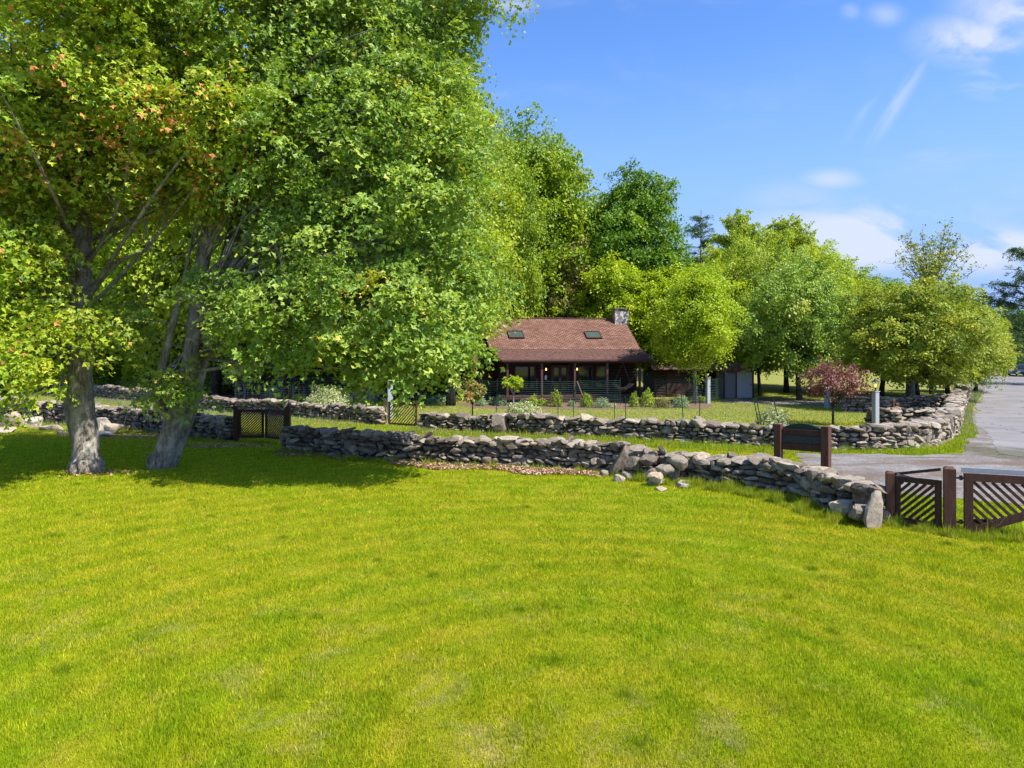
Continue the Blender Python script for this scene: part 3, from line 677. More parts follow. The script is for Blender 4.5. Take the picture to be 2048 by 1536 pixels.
for a in [(22, 852, (1.3, 0.9, 0.9), 'large pale boulder at the left edge against the wall', .88), (66, 856, (1.4, 0.8, 0.6), 'broad whitish boulder in front of the left wall', .95),
          (104, 862, (1.0, 0.7, 0.35), 'low flat pale stone on the grass left of the maples', .80), (4, 866, (1.3, 0.8, 0.3), 'flat pale slab at the left picture edge', .93), (125, 872, (0.45, 0.3, 0.22), 'small dark stone alone on the grass left of the trunk', .35),
          (206, 862, (0.8, 0.7, 0.75), 'bright cream boulder just right of the left maple trunk', .97), (226, 866, (0.6, 0.6, 0.55), 'cream stone at the wall break right of the left maple', .92), (210, 874, (0.9, 0.6, 0.3), 'flat bright stone lying lowest at the wall break', .98)]:
    fallen(a[0], a[1], a[2], a[3], a[4], rz=a[0] * 0.7, seed=2)

# ------------------------------------------------------------------ foliage
def nrm(a): return a / np.maximum(np.linalg.norm(a, axis=-1, keepdims=True), 1e-9)
def leaf_geo(c, n, s, rg, asp=0.42, down=None, lobed=False):
    """c (M,3) centres, n normals, s sizes: one folded leaf each"""
    r = rg.normal(size=c.shape)
    if down is not None: r = r * 0.6 + down
    t = nrm(r - (r * n).sum(1, keepdims=True) * n); b = np.cross(n, t); s = s[:, None]
    v0 = c - t * s * .5; v2 = c + t * s * .5
    if lobed:
        k = rg.uniform(-0.02, 0.22, size=(len(c), 1))
        V = np.stack([v0 + t * s * .12, c + b * s * .52 + n * s * k + t * s * .05, c + b * s * .17 + n * s * k * .3 + t * s * .13, v2 - n * s * .12,
                      c - b * s * .17 + n * s * k * .3 + t * s * .13, c - b * s * .52 + n * s * k + t * s * .05], 1).reshape(-1, 3); i = np.arange(len(c))[:, None] * 6
        return V, np.concatenate([i + np.array([[0, 2, 1]]), i + np.array([[0, 3, 2]]), i + np.array([[0, 4, 3]]), i + np.array([[0, 5, 4]])], 1).reshape(-1, 3)
    k = rg.uniform(0.05, 0.2, size=(len(c), 1))
    v1 = c + b * s * asp + n * s * k + t * s * .02; v3 = c - b * s * asp + n * s * k + t * s * .02
    V = np.stack([v0, v1, v2, v3], 1).reshape(-1, 3); i = np.arange(len(c))[:, None] * 4
    Fc = np.concatenate([i + np.array([[0, 2, 1]]), i + np.array([[0, 3, 2]])], 1).reshape(-1, 3)
    return V, Fc
def crown_mesh(name, lobes, nleaf, leaf, clr, rg, per=90, flat=0.42, shell=0.45, asp=0.42, tint=(0.5, 0.16), orange=None, down=0.35, limit=None, lobed=False, spread=0.55, shoot=0.5):
    lobes = np.array(lobes, float)
    wgt = (lobes[:, 3] * lobes[:, 4] * lobes[:, 5]) ** (2 / 3.); wgt /= wgt.sum()
    nc = max(3, nleaf // per); which = rg.choice(len(lobes), size=nc, p=wgt); lb = lobes[which]
    d = nrm(rg.normal(size=(nc, 3))); rad = (shell + (1 - shell) * rg.random(nc) ** 0.7)[:, None] * (1 + 0.16 * rg.normal(size=(nc, 1)))
    cc = lb[:, :3] + d * rad * lb[:, 3:6]
    if limit is not None: k = limit(cc); cc, d = cc[k], d[k]; nc = len(cc)
    pn = nrm(d * 0.55 + np.array([0, 0, 0.75]) + rg.normal(scale=0.25, size=(nc, 3)))
    cr = clr * rg.uniform(0.6, 1.35, size=nc)
    w = rg.integers(0, nc, size=nleaf)
    g = rg.normal(size=(nleaf, 3)) * spread; gn = np.linalg.norm(g, axis=1, keepdims=True); g = g * np.minimum(1, 1.45 * spread * 1.5 / np.maximum(gn, 1e-6))
    off = g - (g * pn[w]).sum(1, keepdims=True) * pn[w] * (1 - flat)
    c = cc[w] + off * cr[w][:, None]
    sl_ = (rg.random(nc) ** 2 * shoot * 3.2 * clr)[w]; q_ = rg.random(nleaf)
    c = cc[w] + off * (cr[w] * (1 - 0.55 * q_ * (sl_ > clr * 0.5)))[:, None] + nrm(d[w] + np.array([0, 0, 0.25])) * (sl_ * q_)[:, None]
    c[:, 2] -= 0.25 * (np.linalg.norm(off, axis=1) ** 2) * cr[w]           # sprays droop at their rims
    n = nrm(pn[w] + rg.normal(scale=0.55, size=(nleaf, 3)))
    s = leaf * rg.uniform(0.5, 1.4, size=nleaf)
    V, Fc = leaf_geo(c, n, s, rg, asp, d[w] * 0.4 + np.array([0, 0, -down]), lobed)
    ct = rg.normal(0, 1, size=nc)
    t = tint[0] + tint[1] * (0.75 * ct[w] + 0.75 * rg.normal(size=nleaf)); t = np.clip(t, 0.0, 0.89 if orange is not None else 1)
    if orange is not None: k = rg.random(nleaf) < orange(c); t[k] = rg.uniform(0.93, 1.0, size=k.sum())
    me = mesh_np(name, V, Fc, 3, {'tint': np.repeat(t, 6 if lobed else 4)})
    return me, cc
def curved(a, b, rg, sag=0.12, n=5):
    a = Vector(a); b = Vector(b); L = (b - a).length
    o = Vector(rg.normal(size=3)) * L * sag; pts = []
    for i in range(n + 1):
        t = i / n; p = a.lerp(b, t) + o * (math.sin(t * math.pi) * 0.6); p.z += math.sin(t * math.pi) * L * 0.06; pts.append(p)
    return pts
def limbs(mb, trunk, trad, centres, count, rg, rmax=0.12, seg=5):
    """branches from the trunk line to sprays of the crown"""
    k = rg.permutation(len(centres))[:count]
    tz = [p[2] for p in trunk]
    for i in k:
        c = centres[i]
        zt = c[2] - rg.uniform(0.15, 0.85) * math.hypot(c[0] - trunk[0][0], c[1] - trunk[0][1]) - 0.3
        zt = min(max(zt, tz[0] + 0.28 * (tz[-1] - tz[0])), tz[-1]); j = min(max(np.searchsorted(tz, zt) - 1, 0), len(trunk) - 2)
        t = (zt - tz[j]) / max(tz[j + 1] - tz[j], 1e-3); t = min(max(t, 0), 1)
        a = Vector(trunk[j]).lerp(Vector(trunk[j + 1]), t); ra = trad[j] * (1 - t) + trad[j + 1] * t
        pts = curved(a, c, rg); L = (Vector(c) - a).length
        r0 = min(ra * 0.6, rmax * (0.4 + 0.1 * L)); mb.tube(pts, [r0 * (1 - 0.85 * q / (len(pts) - 1)) for q in range(len(pts))], seg, cap=False)

# the two near maples ------------------------------------------------
def near_maple(name, label, base, stems, lobes, nleaf, mat, seed, orange=None, tint=(0.5, 0.16), keep=None, leaf=0.155, clr=0.62):
    rg = np.random.default_rng(seed); root = empty(name, (base[0], base[1], gzf(*base))); tag(root, label, 'tree', 'big maples on the front lawn')
    b = Vector((base[0], base[1], root.location.z))
    lob = [(lambda p: (p[0] - b.x, p[1] - b.y, p[2] - b.z, l[3] / F * l[2], l[5], l[4] / F * l[2]))(XZ(l[0], l[1], l[2])) for l in lobes]
    me, cc = crown_mesh('crown', lob, nleaf, leaf, clr, rg, per=80, flat=0.20, shell=0.50, lobed=True, spread=0.62, orange=orange, tint=tint, limit=keep)
    link('crown', me, mat, root)
    mb = MB(); cc_front = cc
    for si, (pp, rr) in enumerate(stems):
        P3 = [Vector(XZ(*p)) - b for p in pp]
        # finer points so the bark can wobble
        Q = []; RR = []
        for i in range(len(P3) - 1):
            for k in range(6):
                t = k / 6; Q.append(P3[i].lerp(P3[i + 1], t)); RR.append(rr[i] * (1 - t) + rr[i + 1] * t)
        Q.append(P3[-1]); RR.append(rr[-1])
        for i in range(1, len(Q) - 1): Q[i] = (Q[i - 1] + Q[i] * 2 + Q[i + 1]) / 4
        mb.tube(Q, RR, 18 if rr[0] > 0.2 else 10, wob=0.16, seed=si * 3.7)
        limbs(mb, [tuple(q) for q in Q], RR, cc_front, 70 if rr[0] > 0.2 else 7, rg, 0.07, 6)
    for k in range(9):
        a = k * 0.698 + seed; r0 = stems[0][1][0]; p0 = Vector((XZ(*stems[0][0][0])[0] - b.x, XZ(*stems[0][0][0])[1] - b.y, 0)); l = r0 * rg.uniform(1.0, 1.22)
        dv = Vector((math.cos(a), math.sin(a), 0)); mb.tube([p0 + dv * r0 * .45 + Vector((0, 0, .42)), p0 + dv * r0 * .8 + Vector((0, 0, .22)), p0 + dv * l + Vector((0, 0, -.04))], [.13, .12, .04], 7)
    tr = mb.build('trunk', M['bark'], root, smooth=True)
    return root
def hole1(c):      # keep the bole of the left maple open to the front, bX = base x
    X = c[:, 0] + B1[0]; Y = c[:, 1] + B1[1]; Z = c[:, 2]
    px = X / Y * F + 1024; py = (CAMH - Z) / Y * F + HORIZ
    bad = (px > 118) & (px < 225) & (py > 430) & (Y < 21.6) & ((py < 640) | (py > 700))
    bad |= (py > 740) & (px > 330)
    bad |= (py > 800)
    return ~bad
B1 = G(175, 942); B2 = G(330, 934)
T1L = [(60, -90, 16.2, 200, 50, 1.5), (120, 340, 22.5, 170, 80, 1.6), (100, -60, 17.6, 240, 60, 1.6), (-20, 400, 18, 150, 120, 2.0), (330, 330, 20.5, 150, 100, 2.0), (60, 80, 20, 200, 170, 3.4), (250, 60, 21, 200, 160, 3.4), (-60, 300, 19, 190, 170, 3.2), (120, 260, 19.5, 190, 150, 3.0), (330, 220, 20, 190, 140, 3.0), (480, 260, 20, 150, 110, 2.4),
       (20, 470, 19.0, 100, 110, 1.8), (-80, 560, 19, 150, 120, 2.2), (290, 360, 22.5, 140, 90, 1.6), (60, 690, 18.2, 120, 80, 1.8), (140, 640, 18.0, 80, 60, 1.2), (-60, 730, 19, 120, 70, 1.5), (20, 600, 18.5, 120, 70, 1.5),
       (200, -120, 21, 330, 160, 4.0), (430, 60, 21, 160, 120, 2.6), (10, 160, 17.5, 180, 150, 2)]
B1f = B1
near_maple('maple_tree', 'yellow green maple with orange seed clusters and one thick straight trunk', B1,
    [([(174, 950, 20.9), (174, 925, 20.9), (168, 860, 20.95), (163, 780, 21.0), (166, 690, 21.0), (163, 600, 21.0), (160, 520, 21.0), (165, 430, 21.0), (178, 330, 21.0), (196, 200, 21.0), (212, 60, 21.0), (225, -80, 21.0)],
      [0.46, 0.38, 0.335, 0.31, 0.30, 0.29, 0.28, 0.27, 0.22, 0.18, 0.13, 0.08]),
     ([(158, 880, 21.4), (148, 830, 21.5), (140, 760, 21.6), (130, 680, 21.7), (118, 610, 21.8), (95, 560, 21.8), (62, 500, 21.8), (40, 420, 21.8), (15, 300, 21.8), (-10, 150, 21.8)],
      [0.22, 0.24, 0.22, 0.20, 0.19, 0.17, 0.15, 0.13, 0.10, 0.06]),
     ([(166, 600, 21.0), (200, 560, 20.8), (240, 520, 20.5), (300, 500, 20.2)], [0.16, 0.09, 0.06, 0.03])],
    T1L, 125000, M['leaf_yel'], 21, orange=lambda c: 0.02 + 0.22 * np.clip(1 - np.abs(c[:, 2] - 8.6) / 2.6, 0, 1) * (np.sin(c[:, 0] * 2.1 + c[:, 1]) * np.sin(c[:, 2] * 2.7 + c[:, 0]) > -0.1), tint=(0.56, 0.16), keep=hole1)
def hole2(c):
    X = c[:, 0] + B2[0]; Y = c[:, 1] + B2[1]; Z = c[:, 2]
    px = X / Y * F + 1024; py = (CAMH - Z) / Y * F + HORIZ
    bad = (px > 370) & (px < 520) & (py > 380) & (py < 560) & (Y < 22.5)
    bad |= (px > 300) & (px < 440) & (py > 600) & (py < 745) & (Y < 22)
    bad |= (py > 800) | ((py > 745) & (px < 560) & (px > 440)) | ((py > 770) & (px > 740)) | ((px > 960) & (py > 640))| ((px > 935) & (py > 722))
    bad |= ((py > 690 + 0.0 * px) & (px > 560) & (px < 690) & (py > 745))
    return ~bad
T2L = [(300, 700, 21.0, 50, 35, .6), (250, 640, 21.2, 70, 40, .7), (520, 60, 21, 190, 150, 3.2), (700, 90, 22, 170, 150, 3.4), (820, 70, 23, 110, 110, 2.8), (900, 40, 23, 75, 55, 1.5), (640, 260, 20.5, 180, 150, 3.0), (800, 260, 21, 140, 140, 3.2), (880, 200, 22, 80, 90, 2.2), (560, 420, 20.5, 130, 110, 2.2),
       (700, 450, 19.8, 160, 130, 2.6), (850, 420, 20.5, 130, 130, 2.6), (915, 330, 22, 65, 100, 2), (600, 600, 19.4, 150, 90, 2.2), (760, 600, 19.2, 160, 90, 2.4), (890, 560, 20.3, 90, 90, 2.0), (860, 680, 19.3, 90, 60, 1.6), (720, 700, 19.2, 130, 50, 1.5),
       (560, 690, 19.2, 110, 40, 1.2), (800, 745, 19.0, 60, 40, 0.8), (440, 610, 20, 70, 50, 1.0), (370, 790, 20.8, 50, 25, 0.6), (430, 720, 19.4, 60, 35, 0.8), (330, 760, 20.6, 40, 30, 0.5), (750, -120, 22, 300, 150, 4), (440, 330, 23, 130, 130, 2), (960, 600, 22, 50, 60, 1.5)]
near_maple('maple_tree', 'green maple with several leaning grey trunks and long pale bare twigs', B2,
    [([(322, 945, 21.7), (328, 915, 21.7), (345, 850, 21.6), (366, 780, 21.6), (380, 720, 21.6), (392, 640, 21.6), (400, 560, 21.6), (412, 480, 21.6), (432, 400, 21.6), (448, 320, 21.6), (480, 210, 21.6), (505, 110, 21.6), (530, 0, 21.6), (548, -90, 21.6)],
      [0.36, 0.30, 0.27, 0.25, 0.23, 0.22, 0.21, 0.20, 0.18, 0.16, 0.14, 0.11, 0.09, 0.06]),
     ([(338, 930, 22.0), (352, 890, 22.0), (378, 830, 22.0), (392, 780, 22.1), (402, 730, 22.2), (418, 660, 22.2), (440, 560, 22.3), (462, 470, 22.4), (485, 380, 22.5), (500, 300, 22.5), (540, 180, 22.6)],
      [0.24, 0.22, 0.20, 0.19, 0.18, 0.17, 0.17, 0.15, 0.13, 0.10, 0.06]),
     ([(344, 850, 21.5), (322, 815, 21.4), (312, 780, 21.4), (326, 730, 21.3), (338, 680, 21.3), (350, 630, 21.2), (362, 590, 21.2), (380, 500, 21.1)],
      [0.15, 0.13, 0.12, 0.12, 0.11, 0.10, 0.08, 0.04]),
     ([(462, 470, 22.3), (475, 420, 21.5), (500, 410, 20.4), (530, 450, 19.6), (556, 500, 19.0), (572, 560, 18.6), (588, 640, 18.4)], [0.07, 0.06, 0.05, 0.04, 0.03, 0.022, 0.01]),
     ([(500, 410, 20.4), (540, 425, 19.8), (560, 470, 19.4), (580, 520, 19.0), (600, 560, 18.8)], [0.035, 0.03, 0.022, 0.016, 0.008]),
     ([(495, 400, 20.5), (480, 450, 20.0), (450, 520, 19.6), (430, 560, 19.4)], [0.03, 0.025, 0.018, 0.008])],
    T2L, 150000, M['leaf_maple'], 33, tint=(0.52, 0.2), keep=hole2)

# generic trees --------------------------------------------------------
def tree_meshes(name, H, rx, z0, seed, nleaf, leaf, clr, nl=22, lobe=0.42, trunk_r=0.2, bark='bark_dark', fork=False, top=0.8, per=90, **kw):
    rg = np.random.default_rng(seed); lobes = []
    zc = (H + z0) / 2; rz = (H - z0) / 2
    ga = math.pi * (3 - math.sqrt(5))
    for i in range(nl):
        u = 1 - 2 * (i + 0.5) / nl; a = ga * i + rg.normal(0, 0.25); rr = math.sqrt(max(0, 1 - u * u))
        k = 0.66 * rg.uniform(0.68, 1.28); prof = 1.0 if u < 0.1 else 1 - (1 - top) * u
        l = lobe * rg.uniform(0.55, 1.3)
        lobes.append((math.cos(a) * rr * rx * k * prof, math.sin(a) * rr * rx * k * prof, zc + u * rz * 0.68 * rg.uniform(0.8, 1.2), rx * l, rx * l, rz * l * 0.8 if rz < 1.6 * rx else rx * l))
    lobes.append((0, 0, zc, rx * 0.6, rx * 0.6, rz * 0.6))
    me, cc = crown_mesh(name + '_crown', lobes, nleaf, leaf, clr, rg, per=per, **kw)
    mb = MB(); n = 9; tp = []; tr = []
    for i in range(n + 1):
        t = i / n; tp.append((0.15 * rx * 0.3 * math.sin(t * 4 + seed), 0.04 * rx * math.sin(t * 5 + 1 + seed), t * (H * 0.86) - (0.1 if i == 0 else 0)))
        tr.append(trunk_r * (1.35 if i == 0 else 1.0) * (1 - 0.85 * t))
    mb.tube(tp, tr, 10, wob=0.1, seed=seed)
    limbs(mb, tp, tr, cc, 60, rg, trunk_r * 0.35, 5)
    tm = mb.mesh(name + '_trunk', True); tm.materials.append(M[bark])
    return me, tm
def place(name, meshes, mat, x, y, s, rz, label, group, cat='tree', sz=None):
    root = empty(name, (x, y, gzf(x, y)), rz); tag(root, label, cat, group)
    a = link('trunk', meshes[1], None, root); b = link('crown', meshes[0], mat, root)
    root.scale = (s, s, sz or s); return root
# forest behind the cabin and the left walls
FA = tree_meshes('wood_a', 19, 5.6, 1.0, 101, 70000, 0.24, 1.15, nl=30, trunk_r=0.3, shell=0.5, lobe=0.36)
FB = tree_meshes('wood_b', 17, 5.0, 0.6, 102, 62000, 0.23, 1.0, nl=28, trunk_r=0.28, shell=0.5, lobe=0.38)
FC_ = tree_meshes('wood_c', 16, 4.6, 3.0, 103, 80000, 0.20, 0.8, nl=34, trunk_r=0.28, shell=0.6, lobe=0.33)
FA[0].materials.append(M['leaf_wood']); FB[0].materials.append(M['leaf_lime']); FC_[0].materials.append(M['leaf_dark'])
def cm(me, mat):                     # a second material on the same foliage
    m2 = me.copy(); m2.materials.clear(); m2.materials.append(M[mat]); return m2
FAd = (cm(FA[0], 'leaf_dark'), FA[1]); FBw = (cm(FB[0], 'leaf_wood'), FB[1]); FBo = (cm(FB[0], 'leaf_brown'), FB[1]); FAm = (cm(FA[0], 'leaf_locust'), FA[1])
def at_px(px, Y): return ((px - 1024) / F * Y, Y)
def wood(px, Y, mesh, topy, rz, label, wpx=None, name='forest_tree', group='forest trees behind the walls and the cabin'):
    topy += 22; x, y = at_px(px, Y); H = {id(FA): 19, id(FAd): 19, id(FAm): 19, id(FB): 17, id(FBw): 17, id(FBo): 17, id(FC_): 16}[id(mesh)]
    top = CAMH + (HORIZ - topy) / F * Y; sz = (top - gzf(x, y)) / H
    r0 = {19: 5.6, 17: 5.0, 16: 4.6}[H]; s = (wpx / F * Y / 2) / r0 if wpx else sz
    return place(name, mesh, None, x, y, s, rz, label, group, sz=sz)
wood(900, 46, FAm, 150, 0.3, 'tall bright green tree overhanging the left end of the cabin roof', 300)
wood(1005, 56, FA, 225, 2.6, 'green forest tree joining the tree over the cabin roof to the forest', 170)
wood(835, 50, FA, 100, 2.2, 'tall green forest tree just left of the tree over the cabin roof', 330)
wood(1075, 62, FA, 215, 1.1, 'tall leafy tree rising right behind the left half of the cabin ridge', 255)
wood(1268, 62, FC_, 300, 2.9, 'deep green round topped tree standing above the chimney', 215)
wood(1150, 60, FBo, 440, 0.8, 'thin brownish green tree between the two tall crowns behind the ridge', 120)
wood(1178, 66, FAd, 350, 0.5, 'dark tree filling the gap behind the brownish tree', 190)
wood(700, 54, FA, 60, 4.0, 'forest tree behind the upper garden bed, left of the granite post', 360)
wood(560, 52, FA, 90, 5.1, 'dark forest tree behind the retaining wall', 330)
wood(430, 56, FAm, 70, 0.9, 'forest tree seen between the two lawn maples and the garden', 340)
wood(300, 58, FB, 110, 1.9, 'forest tree seen between the trunks of the two lawn maples', 330)
wood(170, 60, FA, 60, 3.3, 'dark forest tree behind the left maple trunk', 330)
wood(30, 62, FA, 80, 5.6, 'forest tree beyond the stone walls at the left edge', 340)
wood(-110, 60, FBw, 80, 2.6, 'forest tree cut off by the left picture edge', 330)
wood(630, 70, FBw, 20, 2.0, 'tall tree deep in the forest behind the upper garden', 340)
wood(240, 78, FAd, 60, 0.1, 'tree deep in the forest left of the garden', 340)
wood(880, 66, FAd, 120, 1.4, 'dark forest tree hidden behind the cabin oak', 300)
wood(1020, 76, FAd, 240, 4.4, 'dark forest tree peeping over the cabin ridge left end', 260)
wood(1225, 58.5, FB, 480, 3.5, 'yellow green young tree just left above the chimney', 180)
wood(1325, 58, FB, 495, 0.4, 'yellow green tree right above the chimney', 200)
# understorey of the left wood
US = tree_meshes('thicket', 5.5, 3.6, 0.0, 120, 30000, 0.17, 0.6, nl=20, trunk_r=0.08, lobe=0.45)
USd = (cm(US[0], 'leaf_lime'), US[1]); US[0].materials.append(M['leaf_wood'])
for i, (px, Y, s, k) in enumerate([(-40, 58, 1.1, 0), (90, 63, 1.1, 1), (215, 61, .9, 0), (330, 59.5, .95, 1), (420, 59, 1.0, 0), (520, 61, 1.1, 1), (640, 60, .95, 0), (770, 57, .9, 1), (870, 55, .9, 0), (935, 56, .8, 1)]):
    x, y = at_px(px, Y)
    place('woodland_shrub', US if k == 0 else USd, None, x, y, s, i * 1.7, 'leafy shrub at the foot of the forest, ' + ['cut by the left picture edge', 'left of the left maple trunk', 'just right of the left maple trunk', 'left of the leaning maple trunks', 'just right of the leaning maple trunks', 'left behind the retaining wall', 'right behind the retaining wall', 'behind the single granite post', 'left of the cabin wing', 'closest to the cabin wing'][i], 'shrubs along the forest edge', 'shrub')

# trees right of the cabin
LT = tree_meshes('lime', 9.4, 3.0, 1.9, 130, 60000, 0.125, 0.75, nl=26, shell=0.65, trunk_r=0.17, bark='bark', lobe=0.36, top=0.6, flat=0.3, per=110, down=0.2)
x, y = at_px(1393, 48.0); place('lime_green_tree', LT, M['leaf_lime'], x, y, 1.0, 0.5, 'bright lime green tree with a forked trunk beside the right end of the cabin', 'trees round the cabin lawn')
RT = tree_meshes('roadside', 8.2, 4.3, 1.5, 131, 70000, 0.14, 0.6, nl=34, trunk_r=0.2, lobe=0.34, top=0.75, shell=0.65, flat=0.25, per=110)
RT2 = tree_meshes('roadside_b', 8.2, 4.2, 1.2, 132, 55000, 0.14, 0.7, nl=24, trunk_r=0.19, lobe=0.36, top=0.7, shell=0.65, flat=0.25, per=120)
RTo = RT; RT[0].materials.append(M['leaf_olive']); RT2[0].materials.append(M['leaf_locust'])
RT2o = (cm(RT2[0], 'leaf_olive'), RT2[1])
RTy = (cm(RT[0], 'leaf_wood'), RT[1]); RT2g = (cm(RT2[0], 'leaf_maple'), RT2[1]); RTl = (cm(RT[0], 'leaf_lime'), RT[1])
def rt(px, Y, mesh, topy, wpx, rz, label, name='roadside_tree', group='trees along the road and driveway'):
    topy += 14; x, y = at_px(px, Y); top = CAMH + (HORIZ - topy) / F * Y
    return place(name, mesh, None, x, y, (wpx / F * Y / 2) / 4.25, rz, label, group, sz=(top - gzf(x, y)) / 8.2)
rt(1822, 43.0, RT, 545, 280, 0.3, 'olive green spreading tree right behind the lantern, its trunk in front of the shaded wall')
rt(1900, 50, RT2o, 560, 220, 2.0, 'olive green tree leaning out over the road wall')
rt(1950, 60, RT, 605, 150, 4.0, 'farthest olive tree beside the road, its leaves reaching over the asphalt')
rt(1838, 56, RT2o, 560, 230, 1.2, 'olive tree with its trunk on the far side of the shaded wall')
rt(1765, 55, RT, 565, 230, 5.2, 'olive green tree behind and left of the lantern')
rt(1600, 50.5, RT2g, 500, 235, 2.7, 'green tree with a dark forked trunk left of the purple tree')
rt(1660, 62, RT2, 540, 220, 0.9, 'green tree filling in behind the purple tree')
rt(1570, 60, RT2, 470, 215, 3.7, 'pale trunked tree standing on the field beside the shed')
rt(1520, 56, RTy, 560, 160, 1.5, 'small leaning tree right beside the shed')
rt(1475, 66, RT2, 470, 200, 0.2, 'pale yellow green tree behind the shed')
rt(1430, 72, RTl, 500, 190, 5.9, 'mid green tree behind the lime green tree')
# distant band
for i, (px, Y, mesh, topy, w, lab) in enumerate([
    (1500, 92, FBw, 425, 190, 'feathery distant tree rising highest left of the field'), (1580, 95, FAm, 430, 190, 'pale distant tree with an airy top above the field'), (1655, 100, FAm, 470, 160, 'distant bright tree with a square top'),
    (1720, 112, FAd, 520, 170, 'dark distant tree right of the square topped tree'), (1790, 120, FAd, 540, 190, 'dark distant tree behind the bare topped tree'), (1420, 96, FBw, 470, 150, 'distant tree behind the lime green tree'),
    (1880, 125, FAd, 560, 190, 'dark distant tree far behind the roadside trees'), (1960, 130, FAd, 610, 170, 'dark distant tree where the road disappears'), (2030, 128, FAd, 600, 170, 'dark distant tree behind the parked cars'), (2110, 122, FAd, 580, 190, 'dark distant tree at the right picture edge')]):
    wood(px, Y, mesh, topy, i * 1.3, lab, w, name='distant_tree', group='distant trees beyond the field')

# airy tree tops against the sky
def twiggy(name, px, Y, topy, wpx, basey, label, mat, bark, seed, nleaf, leaf=0.17):
    x, y = at_px(px, Y); g = gzf(x, y); rg = np.random.default_rng(seed)
    top = CAMH + (HORIZ - topy) / F * Y - g; zb = CAMH + (HORIZ - basey) / F * Y - g; rw = wpx / F * Y / 2
    root = empty(name, (x, y, g)); tag(root, label, 'tree', 'airy trees standing above the crowns')
    mb = MB(); mb.tube([(0, 0, -.1), (0.1, 0, zb * .5), (0, 0.1, zb), (0.05, 0, zb + (top - zb) * .5)], [0.16, 0.12, 0.09, 0.04], 8)
    C_ = []; N_ = []
    for k in range(34):
        a = rg.uniform(0, 2 * math.pi); q = rg.random() ** 0.6; hz = zb + (top - zb) * (1 - 0.55 * q * q) * rg.uniform(0.7, 1.0)
        tip = Vector((math.cos(a) * rw * q, math.sin(a) * rw * q, hz)); st = Vector((0, 0, zb + (hz - zb) * 0.25 * rg.random()))
        pts = curved(st, tip, rg, 0.06, 7); mb.tube(pts, [0.035 * (1 - 0.8 * i / 7) for i in range(8)], 4, cap=False)
        for j in range(2, 8):
            for t in range(3):
                d = Vector(rg.normal(size=3)); d.z = abs(d.z); d = d.normalized() * rg.uniform(0.3, 0.9); e = pts[j] + d
                mb.tube([pts[j], e], [0.012, 0.005], 3, cap=False)
                m_ = nleaf // (34 * 18)
                C_.append(np.array(pts[j])[None] + (np.array(d)[None] * rg.uniform(0.3, 1.1, size=(m_, 1))) + rg.normal(scale=0.1, size=(m_, 3)))
    c = np.concatenate(C_); n = nrm(rg.normal(size=c.shape) + [0, 0, .3])
    V, Fc = leaf_geo(c, n, leaf * rg.uniform(.6, 1.2, size=len(c)), rg, .42)
    me = mesh_np('crown', V, Fc, 3, {'tint': np.repeat(np.clip(rg.normal(.5, .25, len(c)), 0, 1), 4)})
    mb.build('trunk', M[bark], root); link('crown', me, M[mat], root); return root
twiggy('sparse_tree', 1862, 58, 450, 185, 600, 'sparse tree with small dark leaves on bare twigs above the olive crowns', 'leaf_olive', 'bark_dark', 5, 4200, 0.17)
twiggy('locust_tree', 1488, 78, 420, 120, 520, 'airy pale green tree top against the sky above the shed', 'leaf_locust', 'bark_dark', 6, 16000, 0.2)
twiggy('locust_tree', 1575, 80, 428, 110, 520, 'second airy pale green tree top, right of the first', 'leaf_locust', 'bark_dark', 7, 16000, 0.2)

# pines -------------------------------------------------------------
def pine(px, Y, topy, wpx, basez, label, seed, nleaf=40000):
    x, y = at_px(px, Y); g = gzf(x, y); rg = np.random.default_rng(seed); top = CAMH + (HORIZ - topy) / F * Y - g; rw = wpx / F * Y / 2
    root = empty('pine_tree', (x, y, g)); tag(root, label, 'tree', 'pine trees')
    mb = MB(); tp = [(0, 0, -.1), (0.05, 0, top * .3), (0, 0.05, top * .6), (0, 0, top)]; mb.tube(tp, [0.3, 0.22, 0.13, 0.03], 9)
    lob = []; z = basez
    while z < top * 0.97:
        q = 1 - (z - basez) / (top - basez); r = rw * (0.25 + 0.75 * q ** 0.8)
        for k in range(int(rg.integers(4, 7))):
            a = rg.uniform(0, 2 * math.pi); l = r * rg.uniform(0.65, 1.1); e = Vector((math.cos(a) * l, math.sin(a) * l, z + l * rg.uniform(0.05, 0.3)))
            mb.tube(curved((0, 0, z), e, rg, 0.04, 4), [0.06, 0.05, 0.04, 0.025, 0.012], 4, cap=False)
            for t in (0.45, 0.65, 0.82, 1.0):
                p = Vector((0, 0, z)).lerp(e, t); lob.append((p.x, p.y, p.z + .1, l * 0.20 + 0.15, l * 0.20 + 0.15, 0.28))
        z += rg.uniform(0.55, 0.95) * max(1, top / 18)
    me, cc = crown_mesh('crown', lob, nleaf, 0.26, 0.4, rg, per=40, flat=0.5, shell=0.2, asp=0.10, down=-0.4)
    mb.build('trunk', M['bark_dark'], root); link('crown', me, M['needle'], root); return root
pine(2065, 74, 480, 215, 3.2, 'dark pine with long level boughs at the right edge beyond the road', 51)
pine(2010, 100, 610, 110, 1.0, 'dense dark pine beside the far end of the road', 52, 24000)
pine(1960, 96, 575, 90, 2, 'dark pine top peeping out right of the sparse tree', 56, 16000)
pine(1402, 92, 420, 150, 3, 'blue green pine top behind the lime green tree', 53, 20000)
pine(925, 72, 70, 170, 8, 'pine crown peeping out behind the maple against the sky', 54, 20000)
pine(560, 62, -60, 240, 8, 'tall pine behind the middle of the maples, showing at the top of the picture', 55, 24000)

